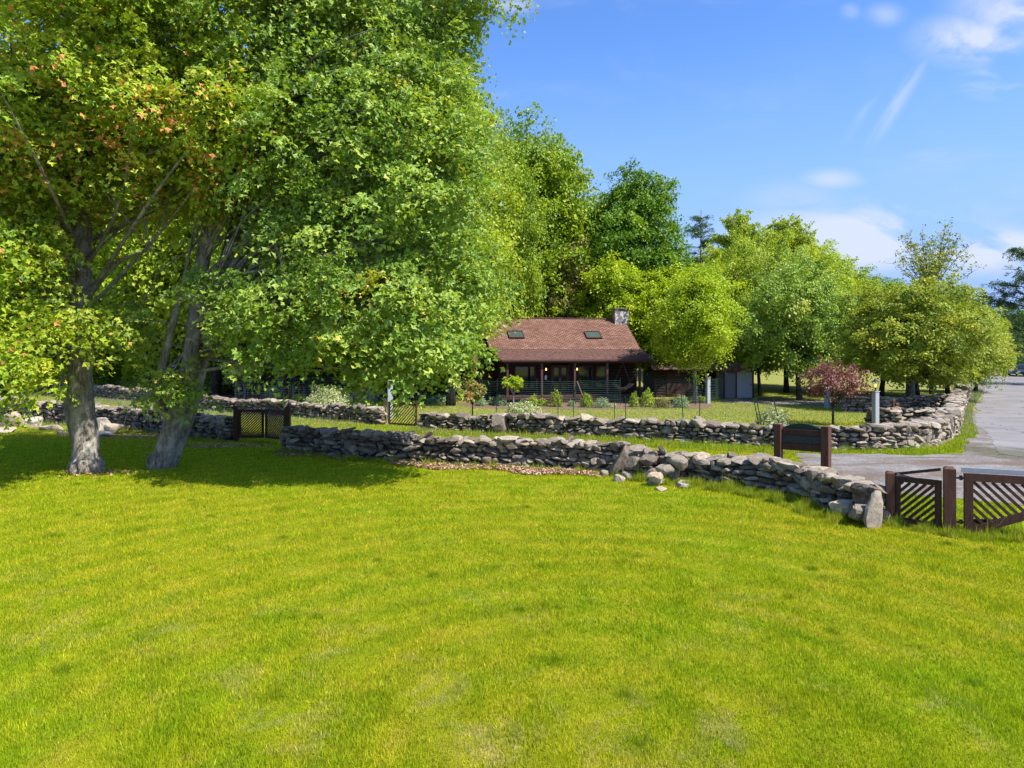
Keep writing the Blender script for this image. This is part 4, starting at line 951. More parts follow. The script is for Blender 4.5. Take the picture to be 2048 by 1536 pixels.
# small garden trees and shrubs --------------------------------------------
def small_tree(name, px, py, topy, wpx, cy_, label, mat, bark, seed, nleaf, leaf, trunk_r=0.05, fork=3, nl=16, cat='tree', group='small garden trees'):
    x, y = G(px, py); g = gzf(x, y); Y = y; rg = np.random.default_rng(seed)
    top = CAMH + (HORIZ - topy) / F * Y - g; bot = CAMH + (HORIZ - cy_) / F * Y - g; rw = wpx / F * Y / 2
    root = empty(name, (x, y, g)); tag(root, label, cat, group)
    zc = (top + bot) / 2; rz = (top - bot) / 2; lob = []
    for k in range(nl):
        d = nrm(rg.normal(size=(1, 3)))[0]; lob.append((d[0] * rw * .62, d[1] * rw * .62, zc + d[2] * rz * .65, rw * .36, rw * .36, rz * .34))
    me, cc = crown_mesh('crown', lob, nleaf, leaf, rw * 0.22, rg, per=40, shell=0.2)
    mb = MB(); hub = Vector((0, 0, bot * 0.8 if bot > 0.3 else 0.3)); mb.tube([(0, 0, -.05), tuple(hub)], [trunk_r * 1.2, trunk_r], 8)
    for i in rg.permutation(len(cc))[:max(fork * 5, 10)]:
        mb.tube(curved(hub, cc[i], rg, 0.08, 4), [trunk_r * k for k in (0.6, 0.5, 0.35, 0.25, 0.1)], 5, cap=False)
    mb.build('trunk', M[bark], root); link('crown', me, M[mat], root); return root
small_tree('purple_leaf_tree', 1666, 850, 716, 135, 808, 'small purple red leaved tree on the lawn behind the sign', 'leaf_red', 'bark_dark', 61, 4200, 0.10, 0.055, nl=22)
small_tree('topiary_tree', 945, 832, 762, 58, 806, 'small round tree with pink tipped leaves left of the garden fence', 'leaf_pink', 'bark_dark', 62, 5200, 0.10, 0.035)
small_tree('topiary_tree', 1027, 812, 752, 42, 783, 'bright green ball shaped tree on a pale stem before the porch', 'leaf_lime', 'bark_birch', 63, 5200, 0.09, 0.035)
small_tree('ornamental_tree', 490, 796, 718, 80, 770, 'pale yellow leaved shrub tree in the upper garden bed', 'leaf_white', 'bark', 64, 7000, 0.13, 0.05)
def shrub(px, py, w, h, mat, label, seed, nleaf=1500, leaf=0.09, upright=False, name='shrub'):
    x, y = G(px, py); g = gzf(x, y); rg = np.random.default_rng(seed); rw = w / F * y / 2; H = h / F * y
    d = nrm(rg.normal(size=(nleaf, 3))); d[:, 2] = np.abs(d[:, 2]); r = rg.random(nleaf) ** 0.4
    lump = 1 + 0.22 * np.sin(d[:, 0] * 5 + seed) * np.sin(d[:, 1] * 6 + d[:, 2] * 5)
    c = d * (r * lump)[:, None] * np.array([rw, rw * .9, H]); c[:, 2] += 0.02
    n = nrm(d + rg.normal(scale=.6, size=c.shape))
    V, Fc = leaf_geo(c, n, leaf * rg.uniform(.6, 1.3, size=nleaf), rg, .2 if upright else .38, np.array([0, 0, 1.2]) if upright else None)
    root = empty(name, (x, y, g)); tag(root, label, 'shrub', 'garden plants')
    mb = MB()
    for k in range(9):
        a = rg.uniform(0, 6.28); mb.tube([(0.03 * math.cos(a), 0.03 * math.sin(a), -.03), (rw * .6 * math.cos(a), rw * .5 * math.sin(a), H * .75)], [0.012, 0.005], 4)
    mb.build('stems', M['grey_twig'], root)
    link('foliage', mesh_np('foliage', V, Fc, 3, {'tint': np.repeat(np.clip(rg.normal(.5, .22, nleaf), 0, 1), 4)}), M[mat], root)
for a in [(655, 817, 92, 44, 'leaf_white', 'broad pale cream shrub behind the far wall, left of the granite post', 1, 5200, 0.10), (548, 800, 40, 30, 'leaf_sage', 'light green shrub in the upper bed', 2, 1500, .1), (600, 806, 40, 18, 'leaf_locust', 'low yellow green plant beside the pale cream shrub', 3, 1300, .09),
          (1045, 846, 85, 42, 'leaf_white', 'feathery cream shrub just behind the far wall boulder', 4, 4200, 0.09), (1545, 848, 70, 34, 'leaf_white', 'feathery pale shrub behind the far wall left of the sign', 5, 2600, 0.08), (963, 812, 26, 16, 'leaf_sage', 'rounded blue grey mound right of the pink tipped tree', 6, 1500, .06),
          (985, 811, 20, 16, 'leaf_sage', 'small dusty green mound in the bed', 7, 1000, .06), (1002, 812, 26, 22, 'leaf_sage', 'dusty green plant below the fence post', 8, 1300, .07), (1066, 812, 22, 22, 'leaf_locust', 'light green clump in front of the porch step', 9, 1000, .08),
          (1085, 812, 26, 14, 'leaf_wood', 'low green hosta clump before the porch', 10, 1000, .09), (1112, 813, 28, 32, 'leaf_olive', 'tawny grass clump before the french door', 11, 1500, .09), (1143, 812, 18, 12, 'leaf_sage', 'tiny grey green plant right of the tawny clump', 12, 700, .06),
          (1173, 814, 26, 28, 'leaf_wood', 'upright green clump below the stair rail', 13, 1600, .09), (1203, 815, 34, 20, 'leaf_sage', 'grey green lavender mound before the right window', 14, 1700, .06), (1225, 815, 22, 8, 'leaf_white', 'low whitish ground plant in the bed', 15, 700, .06),
          (1268, 815, 22, 28, 'leaf_wood', 'green plant in front of the hanging chair', 16, 1000, .09), (1295, 815, 30, 34, 'leaf_locust', 'light green bush at the right porch stair', 17, 1800, .09), (1325, 817, 38, 22, 'leaf_brown', 'brown grey dried lavender mound', 18, 2000, .06),
          (1362, 816, 34, 24, 'leaf_sage', 'grey green mound below the lime green tree', 19, 1700, .07), (1400, 806, 30, 14, 'leaf_wood', 'low dark green plant beside the lit granite post', 20, 1200, .08), (880, 806, 60, 16, 'leaf_sage', 'spreading green plants left of the pink tipped tree', 21, 2400, .09),
          (840, 802, 40, 22, 'leaf_sage', 'grey green shrub right of the granite post', 22, 1500, .09), (905, 803, 30, 14, 'leaf_wood', 'low plants by the cabin wing', 23, 1200, .09)]:
    shrub(a[0], a[1], a[2], a[3], a[4], a[5], a[6], a[7], a[8])
for i, (px, py) in enumerate([(1010, 868), (1122, 871), (985, 862)]): pass

# ------------------------------------------------------------------ grass
def seg_dist(x, y, P):
    best = np.full(x.shape, 1e9)
    for (a, b), (c, d) in zip(P[:-1], P[1:]):
        dx, dy = c - a, d - b; l2 = dx * dx + dy * dy + 1e-9; t = np.clip(((x - a) * dx + (y - b) * dy) / l2, 0, 1)
        best = np.minimum(best, np.hypot(x - a - t * dx, y - b - t * dy))
    return best
def ok_grass(x, y):
    k = ~(inpoly(x, y, gp) | inpoly(x, y, d2) | inpoly(x, y, b1) | inpoly(x, y, b2))
    k &= road_d(x, y) > 0.15
    for P, th in WALLS: k &= seg_dist(x, y, P) > th * 0.5
    return k
def vnoise(x, y, sc, seed=0):
    s = np.zeros_like(x); rg = np.random.default_rng(seed)
    for k in range(7):
        a = rg.uniform(0, 6.28); f = sc * rg.uniform(0.6, 1.7); s += np.sin((x * math.cos(a) + y * math.sin(a)) * f * 6.28 + rg.uniform(0, 6.28))
    return s / 2.6
def blades(name, x, y, h, w, mat, label, rg, tint=None, lean=0.45):
    n = len(x); z = gz(x, y); a = rg.uniform(0, 2 * math.pi, n); la = rg.uniform(0, 2 * math.pi, n); ll = np.abs(rg.normal(0, lean, n)) * h
    bx, by = np.cos(a) * w / 2, np.sin(a) * w / 2
    V = np.empty((n, 3, 3)); V[:, 0] = np.stack([x - bx, y - by, z - .005], 1); V[:, 1] = np.stack([x + bx, y + by, z - .005], 1)
    V[:, 2] = np.stack([x + np.cos(la) * ll, y + np.sin(la) * ll, z + h], 1)
    t = np.clip(rg.normal(.47, .27, n), 0, 1) if tint is None else tint
    me = mesh_np(name, V.reshape(-1, 3), np.arange(n * 3).reshape(-1, 3), 3, {'tint': np.repeat(t, 3)})
    o = link(name, me, mat); tag(o, label, 'grass', None, 'stuff'); return o
def frustum_pts(n, y0, y1, p, rg, margin=1.0, xmax=0.76):
    """points between two distances, thinning out with distance"""
    u = rg.random(n); e = 1 - p + 1
    # density per area ~ y^-p, width ~ y: pdf ~ y^(1-p)
    if abs(2 - p) < 1e-3: y = y0 * (y1 / y0) ** u
    else: q = 2 - p; y = (y0 ** q + u * (y1 ** q - y0 ** q)) ** (1 / q)
    x = rg.uniform(-1, 1, n) * (y * xmax + margin)
    return x, y
rg = np.random.default_rng(77)
x, y = frustum_pts(1550000, 3.8, 34.0, 1.75, rg, 2.8)
wd = np.full(x.shape, 1e9)
for P, th in WALLS: wd = np.minimum(wd, seg_dist(x, y, P) - th / 2)
k = ok_grass(x, y); x, y, wd = x[k], y[k], wd[k]
lane = (y > 21) & (x < 9.5) & (seg_dist(x, y, FAR_R) < 7) & (wd < 4)
h = rg.uniform(0.022, 0.050, len(x)) * (1 + 0.25 * vnoise(x, y, 0.8, 3)) * (1 + 0.012 * y)
w = rg.uniform(0.0045, 0.0085, len(x)) * (0.6 + y / 9.0)
tx, ty = frustum_pts(150, 5.0, 22, 1.2, rg, .5); nt_ = rg.integers(60, 260, 150); sp_ = rg.uniform(.04, .16, 150)
qx_ = np.repeat(tx, nt_) + rg.normal(size=nt_.sum()) * np.repeat(sp_, nt_); qy_ = np.repeat(ty, nt_) + rg.normal(size=nt_.sum()) * np.repeat(sp_, nt_)
k = ok_grass(qx_, qy_); qx_, qy_ = qx_[k], qy_[k]
blades('lawn_tufts', qx_, qy_, rg.uniform(.04, .085, len(qx_)), rg.uniform(.005, .010, len(qx_)), M['blade'], 'darker longer tufts scattered over the front lawn', rg, np.clip(rg.normal(.12, .1, len(qx_)), 0, 1))
blades('mown_lawn', x, y, np.clip(h, .015, .09), w, M['blade'], 'short yellow green mown grass of the front lawn', rg)
# rough grass: along the walls, in the lane, on the verge
rg = np.random.default_rng(78); X_, Y_ = [], []
def along_wall(P, n, side_lo, side_hi, s0=0.0, s1=1.0):
    at, L = along(P)
    s = rg.uniform(s0 * L, s1 * L, n); off = rg.uniform(side_lo, side_hi, n); a = np.array([np.concatenate(at(t)) for t in s])
    X_.append(a[:, 0] - a[:, 3] * off); Y_.append(a[:, 1] + a[:, 2] * off)
along_wall(NEAR_R, 9000, -0.75, -0.34); along_wall(NEAR_R, 22000, -1.1, -0.34, 0.62, 1.0); along_wall(NEAR_R, 12000, 0.34, 2.8)
along_wall(NEAR_L, 7000, -0.7, -0.34); along_wall(NEAR_L, 9000, 0.34, 3.0); along_wall(FAR_R, 26000, -2.4, -0.3); along_wall(FAR_L, 16000, -2.6, -0.3); along_wall(ROADW, 32000, -2.3, -0.38, 0, .75)
along_wall([G(1780, 1050), G(1900, 1068), G(1940, 1075), G(2100, 1080)], 12000, -0.35, 0.6)
x = np.concatenate(X_); y = np.concatenate(Y_); k = ok_grass(x, y); x, y = x[k], y[k]
clump = np.clip(0.75 + 0.55 * vnoise(x, y, 1.3, 9), 0.12, 1.6)
h = rg.uniform(0.06, 0.22, len(x)) * clump; h[rg.random(len(x)) < .02] *= 1.9
blades('rough_grass', x, y, h, rg.uniform(.006, .012, len(x)) * (0.6 + y / 18), M['tall'], 'tall unmown grass at the foot of the stone walls and in the lane', rg, np.clip(rg.normal(.5, .25, len(x)), 0, 1), 0.35)
# grass beyond: cabin lawn and field
rg = np.random.default_rng(79)
x, y = frustum_pts(260000, 30, 62, 1.2, rg, 1.2); k = ok_grass(x, y) ; x, y = x[k], y[k]
k = ~((x > -1.6) & (x < 11.5) & (y > 47)); x, y = x[k], y[k]
blades('far_lawn_grass', x, y, rg.uniform(.04, .09, len(x)), rg.uniform(.02, .04, len(x)), M['blade'], 'mown grass of the cabin lawn and the field beyond the far wall', rg)
# fallen leaves along the near wall
rg = np.random.default_rng(80); X_, Y_ = [], []
at, L = along(NEAR_R)
for (s0, s1, lo, hi, n) in ((0.02, 0.16, -.85, -.36, 700), (0.25, 0.58, -1.15, -.4, 2600), (0.45, 0.60, -1.25, -.5, 500)):
    s = rg.uniform(s0 * L, s1 * L, n); off = rg.uniform(lo, hi, n) * np.clip(1 + .2 * np.sin(s * 2.1), .6, 1.3); a = np.array([np.concatenate(at(t)) for t in s]); X_.append(a[:, 0] - a[:, 3] * off); Y_.append(a[:, 1] + a[:, 2] * off)
gx, gy = G(280, 872); X_.append(rg.normal(gx, 1.2, 600)); Y_.append(rg.normal(gy - .3, .5, 600)); gx, gy = G(190, 950); X_.append(rg.normal(gx, .5, 220)); Y_.append(rg.normal(gy, .35, 220)); gx, gy = G(430, 893); X_.append(rg.normal(gx, 1.3, 600)); Y_.append(rg.normal(gy, .35, 600))
x = np.concatenate(X_); y = np.concatenate(Y_); k = ok_grass(x, y); x, y = x[k], y[k]; n = len(x)
c = np.stack([x, y, gz(x, y) + rg.uniform(.03, .07, n)], 1); V, Fc = leaf_geo(c, nrm(rg.normal(scale=.35, size=(n, 3)) + [0, 0, 1]), rg.uniform(.05, .10, n), rg, .42)
o = link('leaf_litter', mesh_np('leaf_litter', V, Fc, 3, {'tint': np.repeat(rg.random(n), 4)}), M['leaf_litter']); tag(o, 'brown fallen leaves scattered along the foot of the near wall', 'leaf litter', None, 'stuff')

# ------------------------------------------------------------------ cabin
HA = R(11); HX, HY = -0.71, 48.0
cab = empty('log_cabin', (HX, HY, 0.0), HA); tag(cab, 'dark brown log cabin with a reddish shingle roof, two skylights and a full front porch', 'cabin')
EL = 11.15            # eave length
def roof_mb(u0, u1, v0, z0, v1, z1, u0b=None, u1b=None, th=0.06, step=0.145):
    """overlapping shingle courses from the eave (v0,z0) up to (v1,z1)"""
    L = math.hypot(v1 - v0, z1 - z0); n = max(1, round(L / step)); me_v = []; me_f = []; uvs = []
    dv, dz = (v1 - v0) / L, (z1 - z0) / L; nv, nz_ = -dz, dv
    for i in range(n):
        a, b = i / n, (i + 1) / n
        ua0 = u0 + ((u0b if u0b is not None else u0) - u0) * a; ua1 = u1 + ((u1b if u1b is not None else u1) - u1) * a
        ub0 = u0 + ((u0b if u0b is not None else u0) - u0) * b; ub1 = u1 + ((u1b if u1b is not None else u1) - u1) * b
        def P(u, t, lift): s = t * L; return (u, v0 + dv * s + nv * lift, z0 + dz * s + nz_ * lift)
        lo, hi = 0.022, 0.004
        k = len(me_v); me_v += [P(ua0, a, lo), P(ua1, a, lo), P(ub1, b, hi), P(ub0, b, hi), P(ua0, a, -0.002), P(ua1, a, -0.002)]
        me_f += [(k, k + 1, k + 2, k + 3), (k + 4, k + 5, k + 1, k)]
        uvs += [(ua0, a * L + .01), (ua1, a * L + .01), (ub1, b * L + .01), (ub0, b * L + .01), (ua0, a * L + .01), (ua1, a * L + .01), (ua1, a * L + .01), (ua0, a * L + .01)]
    k = len(me_v)
    def P2(u, v, z): return (u, v, z)
    e0, e1 = (u0b if u0b is not None else u0), (u1b if u1b is not None else u1)
    t = -th
    me_v += [(u0, v0, z0 - .002), (u1, v0, z0 - .002), (e1, v1, z1 - .002), (e0, v1, z1 - .002), (u0, v0, z0 + t), (u1, v0, z0 + t), (e1, v1, z1 + t), (e0, v1, z1 + t)]
    fs = [(4, 7, 6, 5), (0, 4, 5, 1), (1, 5, 6, 2), (2, 6, 7, 3), (3, 7, 4, 0)]
    me_f += [tuple(i + k for i in f) for f in fs]; uvs += [(0.1, 0.1)] * 20
    me = bpy.data.meshes.new('roof'); me.from_pydata(me_v, [], me_f); ul = me.uv_layers.new(name='UVMap')
    for i, q in enumerate(uvs): ul.data[i].uv = q
    return me
ZE, ZB, ZR = 2.93, 3.66, 6.02; VB, VR = 2.2, 5.7
porch_roof = link('porch_roof', roof_mb(0, EL, 0, ZE, VB, ZB, -0.45, 10.75), M['shingle_worn'], cab)
main_roof = link('roof', roof_mb(-0.45, 10.75, VB + .002, ZB + .004, VR, ZR, th=0.14), M['shingle'], cab)
link('rear_roof', roof_mb(-0.45, 10.75, 2 * VR - VB, ZB, VR + .002, ZR + .002, th=0.14), M['shingle'], cab)
mb = MB(); mb.cbox((5.15, VR, ZR + 0.035), (11.2, 0.22, 0.05)); mb.build('ridge_cap', M['shingle_worn'], cab)
mb = MB(); mb.box(0.0, -0.035, ZE - 0.15, EL, -0.003, ZE + 0.012); mb.box(0.0, -0.12, ZE - 0.10, EL, -0.038, ZE - 0.015); mb.build('gutter', M['trim'], cab)
for a, b in (((-0.48, VB, ZB - .1), (-0.48, VR, ZR - .1)), ((10.78, VB, ZB - .1), (10.78, VR, ZR - .1)), ((-0.03, 0.0, ZE - .08), (-0.47, VB - .03, ZB - .08)), ((EL + .02, 0.0, ZE - .08), (10.78, VB - .03, ZB - .08))):
    mb = MB(); mb.bar(a, b, .18, .04); mb.build('rake_board', M['dark_wood'], cab)
# walls: rounded horizontal logs with door and window openings
WV = VB + 0.1; DK = 0.46
def logs(mb, u0, u1, v, z0, z1, holes=()):
    z = z0
    while z < z1 - .01:
        d = min(0.2, z1 - z); spans = [(u0, u1)]
        for (a, b, c, e) in holes:
            if z + d > c + .01 and z < e - .01:
                spans = [q for s_ in spans for q in ([(s_[0], min(a, s_[1])), (max(b, s_[0]), s_[1])] if (a < s_[1] and b > s_[0]) else [s_]) if q[1] - q[0] > .02]
        for s0, s1 in spans:
            pr = [(v, z), (v - .05, z + d * .18), (v - .065, z + d * .5), (v - .05, z + d * .82), (v, z + d), (v + .12, z + d), (v + .12, z)]
            n = len(pr); vv = [(s0, p[0], p[1]) for p in pr] + [(s1, p[0], p[1]) for p in pr]
            ff = [(i, (i + 1) % n, n + (i + 1) % n, n + i) for i in range(n)] + [tuple(range(n - 1, -1, -1)), tuple(range(n, 2 * n))]
            mb.add(vv, ff)
        z += d
holes = [(1.35, 2.85, 0.86, 2.46), (4.02, 5.35, DK, 2.52), (6.0, 7.15, 0.86, 2.46), (7.35, 8.3, 0.86, 2.46)]
mb = MB(); logs(mb, 0.15, 10.45, WV, DK - .4, 3.55, holes); mb.build('front_wall', M['log'], cab)
mb = MB(); mb.box(0.15, WV + .14, 0, 0.35, 9.0, 3.5); mb.box(10.25, WV + .14, 0, 10.45, 9.0, 3.5); mb.box(0.37, 8.8, 0, 10.23, 9.0, 3.5)
for u in (0.16, 10.26): mb.add([(u, WV + .14, 3.5), (u, 9.0, 3.5), (u, VR, 5.75), (u + .18, WV + .14, 3.5), (u + .18, 9.0, 3.5), (u + .18, VR, 5.75)], [(0, 1, 2), (5, 4, 3), (0, 3, 4, 1), (1, 4, 5, 2), (2, 5, 3, 0)])
mb.build('side_wall', M['log'], cab)
def window(u0, u1, z0, z1, mull=(), lab=None):
    mb = MB(); t = 0.07; v = WV - 0.10
    mb.box(u0, v, z0, u0 + t, v + .12, z1); mb.box(u1 - t, v, z0, u1, v + .12, z1); mb.box(u0 + t, v, z1 - t, u1 - t, v + .12, z1); mb.box(u0 + t, v, z0, u1 - t, v + .12, z0 + t)
    for m_ in mull: mb.box(m_ - .03, v + .01, z0 + t, m_ + .03, v + .11, z1 - t)
    w = mb.build('window', M['trim'], cab)
    p = MB(); p.box(u0 + t, v + .06, z0 + t, u1 - t, v + .08, z1 - t); p.build('pane', M['pane'], w)
    s = MB(); s.box(u0 - .05, v - .06, z0 - .06, u1 + .05, v + .02, z0 - .003); s.build('sill', M['trim'], w)
    b = MB(); b.box(u0 + t + .01, v + .10, z1 - t - .42, u1 - t - .01, v + .115, z1 - t); b.build('blind', M['grey_wood'], w)
window(1.35, 2.85, .86, 2.46); window(6.0, 7.15, .86, 2.46); window(7.35, 8.3, .86, 2.46)
mb = MB(); v = WV - 0.09; mb.box(4.02, v, DK, 4.12, v + .14, 2.52); mb.box(5.25, v, DK, 5.35, v + .14, 2.52); mb.box(4.12, v, 2.42, 5.25, v + .14, 2.52); dr = mb.build('door_frame', M['trim'], cab)
for a, b in ((4.13, 4.67), (4.70, 5.24)):
    mb = MB(); t = .09; mb.box(a, v + .03, DK + .02, a + t, v + .09, 2.41); mb.box(b - t, v + .03, DK + .02, b, v + .09, 2.41); mb.box(a + t, v + .03, 2.31, b - t, v + .09, 2.41); mb.box(a + t, v + .03, DK + .02, b - t, v + .09, DK + .3)
    d = mb.build('french_door', M['trim'], cab); p = MB(); p.box(a + t, v + .05, DK + .3, b - t, v + .065, 2.31); p.build('pane', M['pane'], d)
mb = MB(); mb.cbox((4.66, v + .0, 1.45), (.04, .08, .16)); mb.build('door_handle', M['metal_flash'], dr)
mb = MB(); mb.cbox((3.62, WV - .085, 1.62), (.16, .03, .34)); mb.build('notice_board', M['white'], cab)
# porch deck, steps, posts, rails
mb = MB()
for k in range(15): mb.box(-0.05, 0.12 + k * .148, DK - .05, 10.6, 0.12 + k * .148 + .14, DK)
mb.build('porch_deck', M['trim'], cab)
mb = MB(); mb.box(-0.05, 0.08, DK - .24, 10.6, 0.115, DK - .052); mb.box(-.03, .30, -.1, .0, 2.2, DK - .06); mb.build('skirt_board', M['dark_wood'], cab)
for k, (zz, vv) in enumerate(((DK - .16, -.30), (DK - .31, -.62))):
    mb = MB(); mb.box(1.2, vv, zz - .05, 9.7, vv + .30, zz); mb.box(1.2, vv + .27, zz - .12, 9.7, vv + .298, zz - .052); mb.build('step', M['trim'], cab)
for u in (0.45, 2.85, 5.2, 7.55, 9.95):
    mb = MB(); mb.box(u - .07, .16, DK, u + .07, .30, ZE - .24); mb.box(u - .10, .13, DK, u + .10, .33, DK + .10); mb.build('porch_post', M['trim'], cab)
mb = MB(); mb.box(.2, .14, ZE - .24, 10.2, .32, ZE - .07); mb.build('porch_beam', M['dark_wood'], cab)
for u in (5.35, 10.15):
    mb = MB(); mb.bar((u, .20, DK + .95), (u + .15, -.80, .35), .10, .06); mb.bar((u + .15, -.80, -.05), (u + .15, -.80, .40), .08, .08, (0, 1, 0)); mb.build('stair_rail', M['trim'], cab)
def sconce(u, z):
    mb = MB(); mb.cbox((u, WV - .09, z), (.10, .05, .20)); mb.lathe([(.02, -.13), (.07, -.12), (.07, -.10)], 8, (u, WV - .18, z)); mb.lathe([(.085, .1), (.02, .17)], 8, (u, WV - .18, z))
    s = mb.build('wall_lamp', M['black_metal'], cab); b = MB(); b.lathe([(.02, -.09), (.05, -.05), (.055, .02), (.03, .08)], 10, (u, WV - .18, z)); b.build('bulb', M['glow'], s, True)
sconce(3.62, 2.22); sconce(5.92, 2.22)
def skylight(u0, u1, va, vb):
    sl_ = (ZR - ZB) / (VR - VB); za, zb = ZB + (va - VB) * sl_, ZB + (vb - VB) * sl_
    L = math.hypot(vb - va, zb - za); M4 = Matrix.Translation((u0, va, za + .03)) @ Matrix.Rotation(math.atan2(zb - za, vb - va), 4, 'X')
    mb = MB(); w = u1 - u0; t = .07
    mb.box(0, 0, -.03, t, L, .11, M4); mb.box(w - t, 0, -.03, w, L, .11, M4); mb.box(t, 0, -.03, w - t, t, .11, M4); mb.box(t, L - t, -.03, w - t, L, .11, M4)
    s = mb.build('skylight', M['dark_wood'], cab); p = MB(); p.box(t, t, .02, w - t, L - t, .08, M4); p.build('pane', M['sky_glass'], s)
skylight(1.15, 2.3, 3.30, 4.05); skylight(7.0, 8.2, 3.30, 4.05)
mb = MB(); mb.box(9.8, 5.0, 3.2, 10.9, 5.95, 6.755)
# roughen the chimney
ch_me = mb.mesh('chimney'); bm = bmesh.new(); bm.from_mesh(ch_me); bmesh.ops.subdivide_edges(bm, edges=bm.edges[:], cuts=9, use_grid_fill=True)
for v_ in bm.verts:
    d = Vector((v_.co.x - 10.35, v_.co.y - 5.47, 0)).normalized(); v_.co += d * (0.05 * mnoise.noise(v_.co * 5.0))
bm.to_mesh(ch_me); bm.free()
ch = link('chimney', ch_me, M['chimney'], cab)
mb = MB(); mb.box(9.66, 4.9, 6.76, 11.04, 6.05, 6.82); mb.build('chimney_cap', M['core2'], ch, bevel=0.02)
# low wing at the left
mb = MB(); logs(mb, -2.6, 0.12, 3.2, 0, 2.6); mb.box(-2.6, 3.34, 0, -2.4, 8, 2.6); mb.build('side_wing', M['log'], cab)
link('wing_roof', roof_mb(-3.0, 0.1, 2.7, 2.5, 5.7, 4.1), M['shingle_worn'], cab)
# hanging chair in the porch
hc = empty('hammock_chair', (HX, HY, 0), HA); tag(hc, 'tan canvas hammock chair hanging at the right end of the porch', 'hanging chair')
def canvas(u0, u1, va, vb, z, sag):
    vs = []; fs = []; nu, nv_ = 12, 6
    for i in range(nu + 1):
        for j in range(nv_ + 1):
            s, t = i / nu, j / nv_; vs.append((u0 + (u1 - u0) * s, va + (vb - va) * t, z - sag * math.sin(s * math.pi) ** .7 * (1 - .4 * abs(t - .5) * 2)))
    for i in range(nu):
        for j in range(nv_): a = i * (nv_ + 1) + j; fs.append((a, a + nv_ + 1, a + nv_ + 2, a + 1))
    me = bpy.data.meshes.new('canvas'); me.from_pydata(vs, [], fs); return me
o = link('canvas_seat', canvas(8.3, 9.6, 0.45, 1.45, 1.22, .55), M['hammock'], hc); sm = o.modifiers.new('thickness', 'SOLIDIFY'); sm.thickness = 0.02
mb = MB(); mb.bar((8.3, 1.05, 1.12), (9.0, 1.05, 2.72), .015, .015); mb.bar((9.6, 1.05, 1.12), (9.0, 1.05, 2.72), .015, .015); mb.bar((8.3, .75, 1.13), (8.3, 1.35, 1.13), .03, .03); mb.bar((9.6, .75, 1.13), (9.6, 1.35, 1.13), .03, .03); mb.build('rope', M['grey_wood'], hc)

# shed and the dark garage beside it -----------------------------------------
sx, sy = at_px(1478, 52.6)
sh = empty('shed', (sx, sy, gzf(sx, sy))); tag(sh, 'small shed with a pale lilac slatted door and a grey side panel', 'shed')
mb = MB(); mb.box(-1.05, .1, 0, 1.1, 2.6, 1.95); mb.build('body', M['grey_door'], sh)
mb = MB(); mb.box(-1.12, -.0, 0, -1.04, .098, 2.0); mb.box(-.24, -.03, 0, -.16, .098, 2.05); mb.box(.98, -.03, 0, 1.10, .098, 2.05); mb.box(-.16, -.03, 1.96, .98, .098, 2.05); mb.build('frame', M['dark_wood'], sh)
mb = MB()
for k in range(16): mb.box(-.155, .0, .05 + k * .119, .975, .05 + .012 * (k % 2), .05 + k * .119 + .113)
mb.box(-.155, .051 + .012, .05, .975, .09, 1.95); mb.build('door', M['lilac_door'], sh)
mb = MB(); mb.box(-1.03, .03, .05, -.245, .07, 1.85); mb.build('side_panel', M['grey_door'], sh)
mb = MB(); mb.add([(-1.3, -.15, 2.0), (.42, -.15, 2.62), (1.3, -.15, 2.06), (-1.3, 2.8, 2.0), (.42, 2.8, 2.62), (1.3, 2.8, 2.06), (-1.3, -.15, 1.92), (1.3, -.15, 1.98), (-1.3, 2.8, 1.92), (1.3, 2.8, 1.98)],
    [(0, 1, 4, 3), (1, 2, 5, 4), (0, 6, 7, 2, 1), (3, 4, 5, 9, 8), (6, 8, 9, 7), (0, 3, 8, 6), (2, 7, 9, 5)]); mb.build('roof', M['shingle_worn'], sh)
mb = MB(); mb.cbox((.86, -.04, 1.0), (.05, .05, .14)); mb.build('handle', M['black_metal'], sh)
gx, gy = at_px(1310, 55)
gg = empty('garage', (gx, gy, gzf(gx, gy))); tag(gg, 'low dark brown garage in deep shade behind the lime green tree', 'garage')
mb = MB(); logs(mb, 0, 5.4, 0, 0, 2.2); mb.box(0, .14, 0, .15, 5, 2.2); mb.box(5.25, .14, 0, 5.4, 5, 2.2); mb.box(.16, 4.85, 0, 5.24, 5, 2.2); mb.build('wall', M['log'], gg)
mb = MB(); mb.add([(-.3, -.5, 2.12), (5.7, -.5, 2.12), (5.7, 2.5, 3.2), (-.3, 2.5, 3.2), (-.3, 5.5, 2.12), (5.7, 5.5, 2.12), (-.3, -.5, 2.2), (5.7, -.5, 2.2), (5.7, 2.5, 3.3), (-.3, 2.5, 3.3), (-.3, 5.5, 2.2), (5.7, 5.5, 2.2)],
    [(6, 7, 8, 9), (9, 8, 11, 10), (0, 3, 2, 1), (3, 4, 5, 2), (0, 1, 7, 6), (4, 10, 11, 5), (0, 6, 9, 3), (3, 9, 10, 4), (1, 2, 8, 7), (2, 5, 11, 8)]); mb.build('roof', M['shingle_worn'], gg)
mb = MB(); mb.box(.9, -.10, 0, 3.2, -.066, 1.95); mb.build('door', M['dark_wood'], gg)

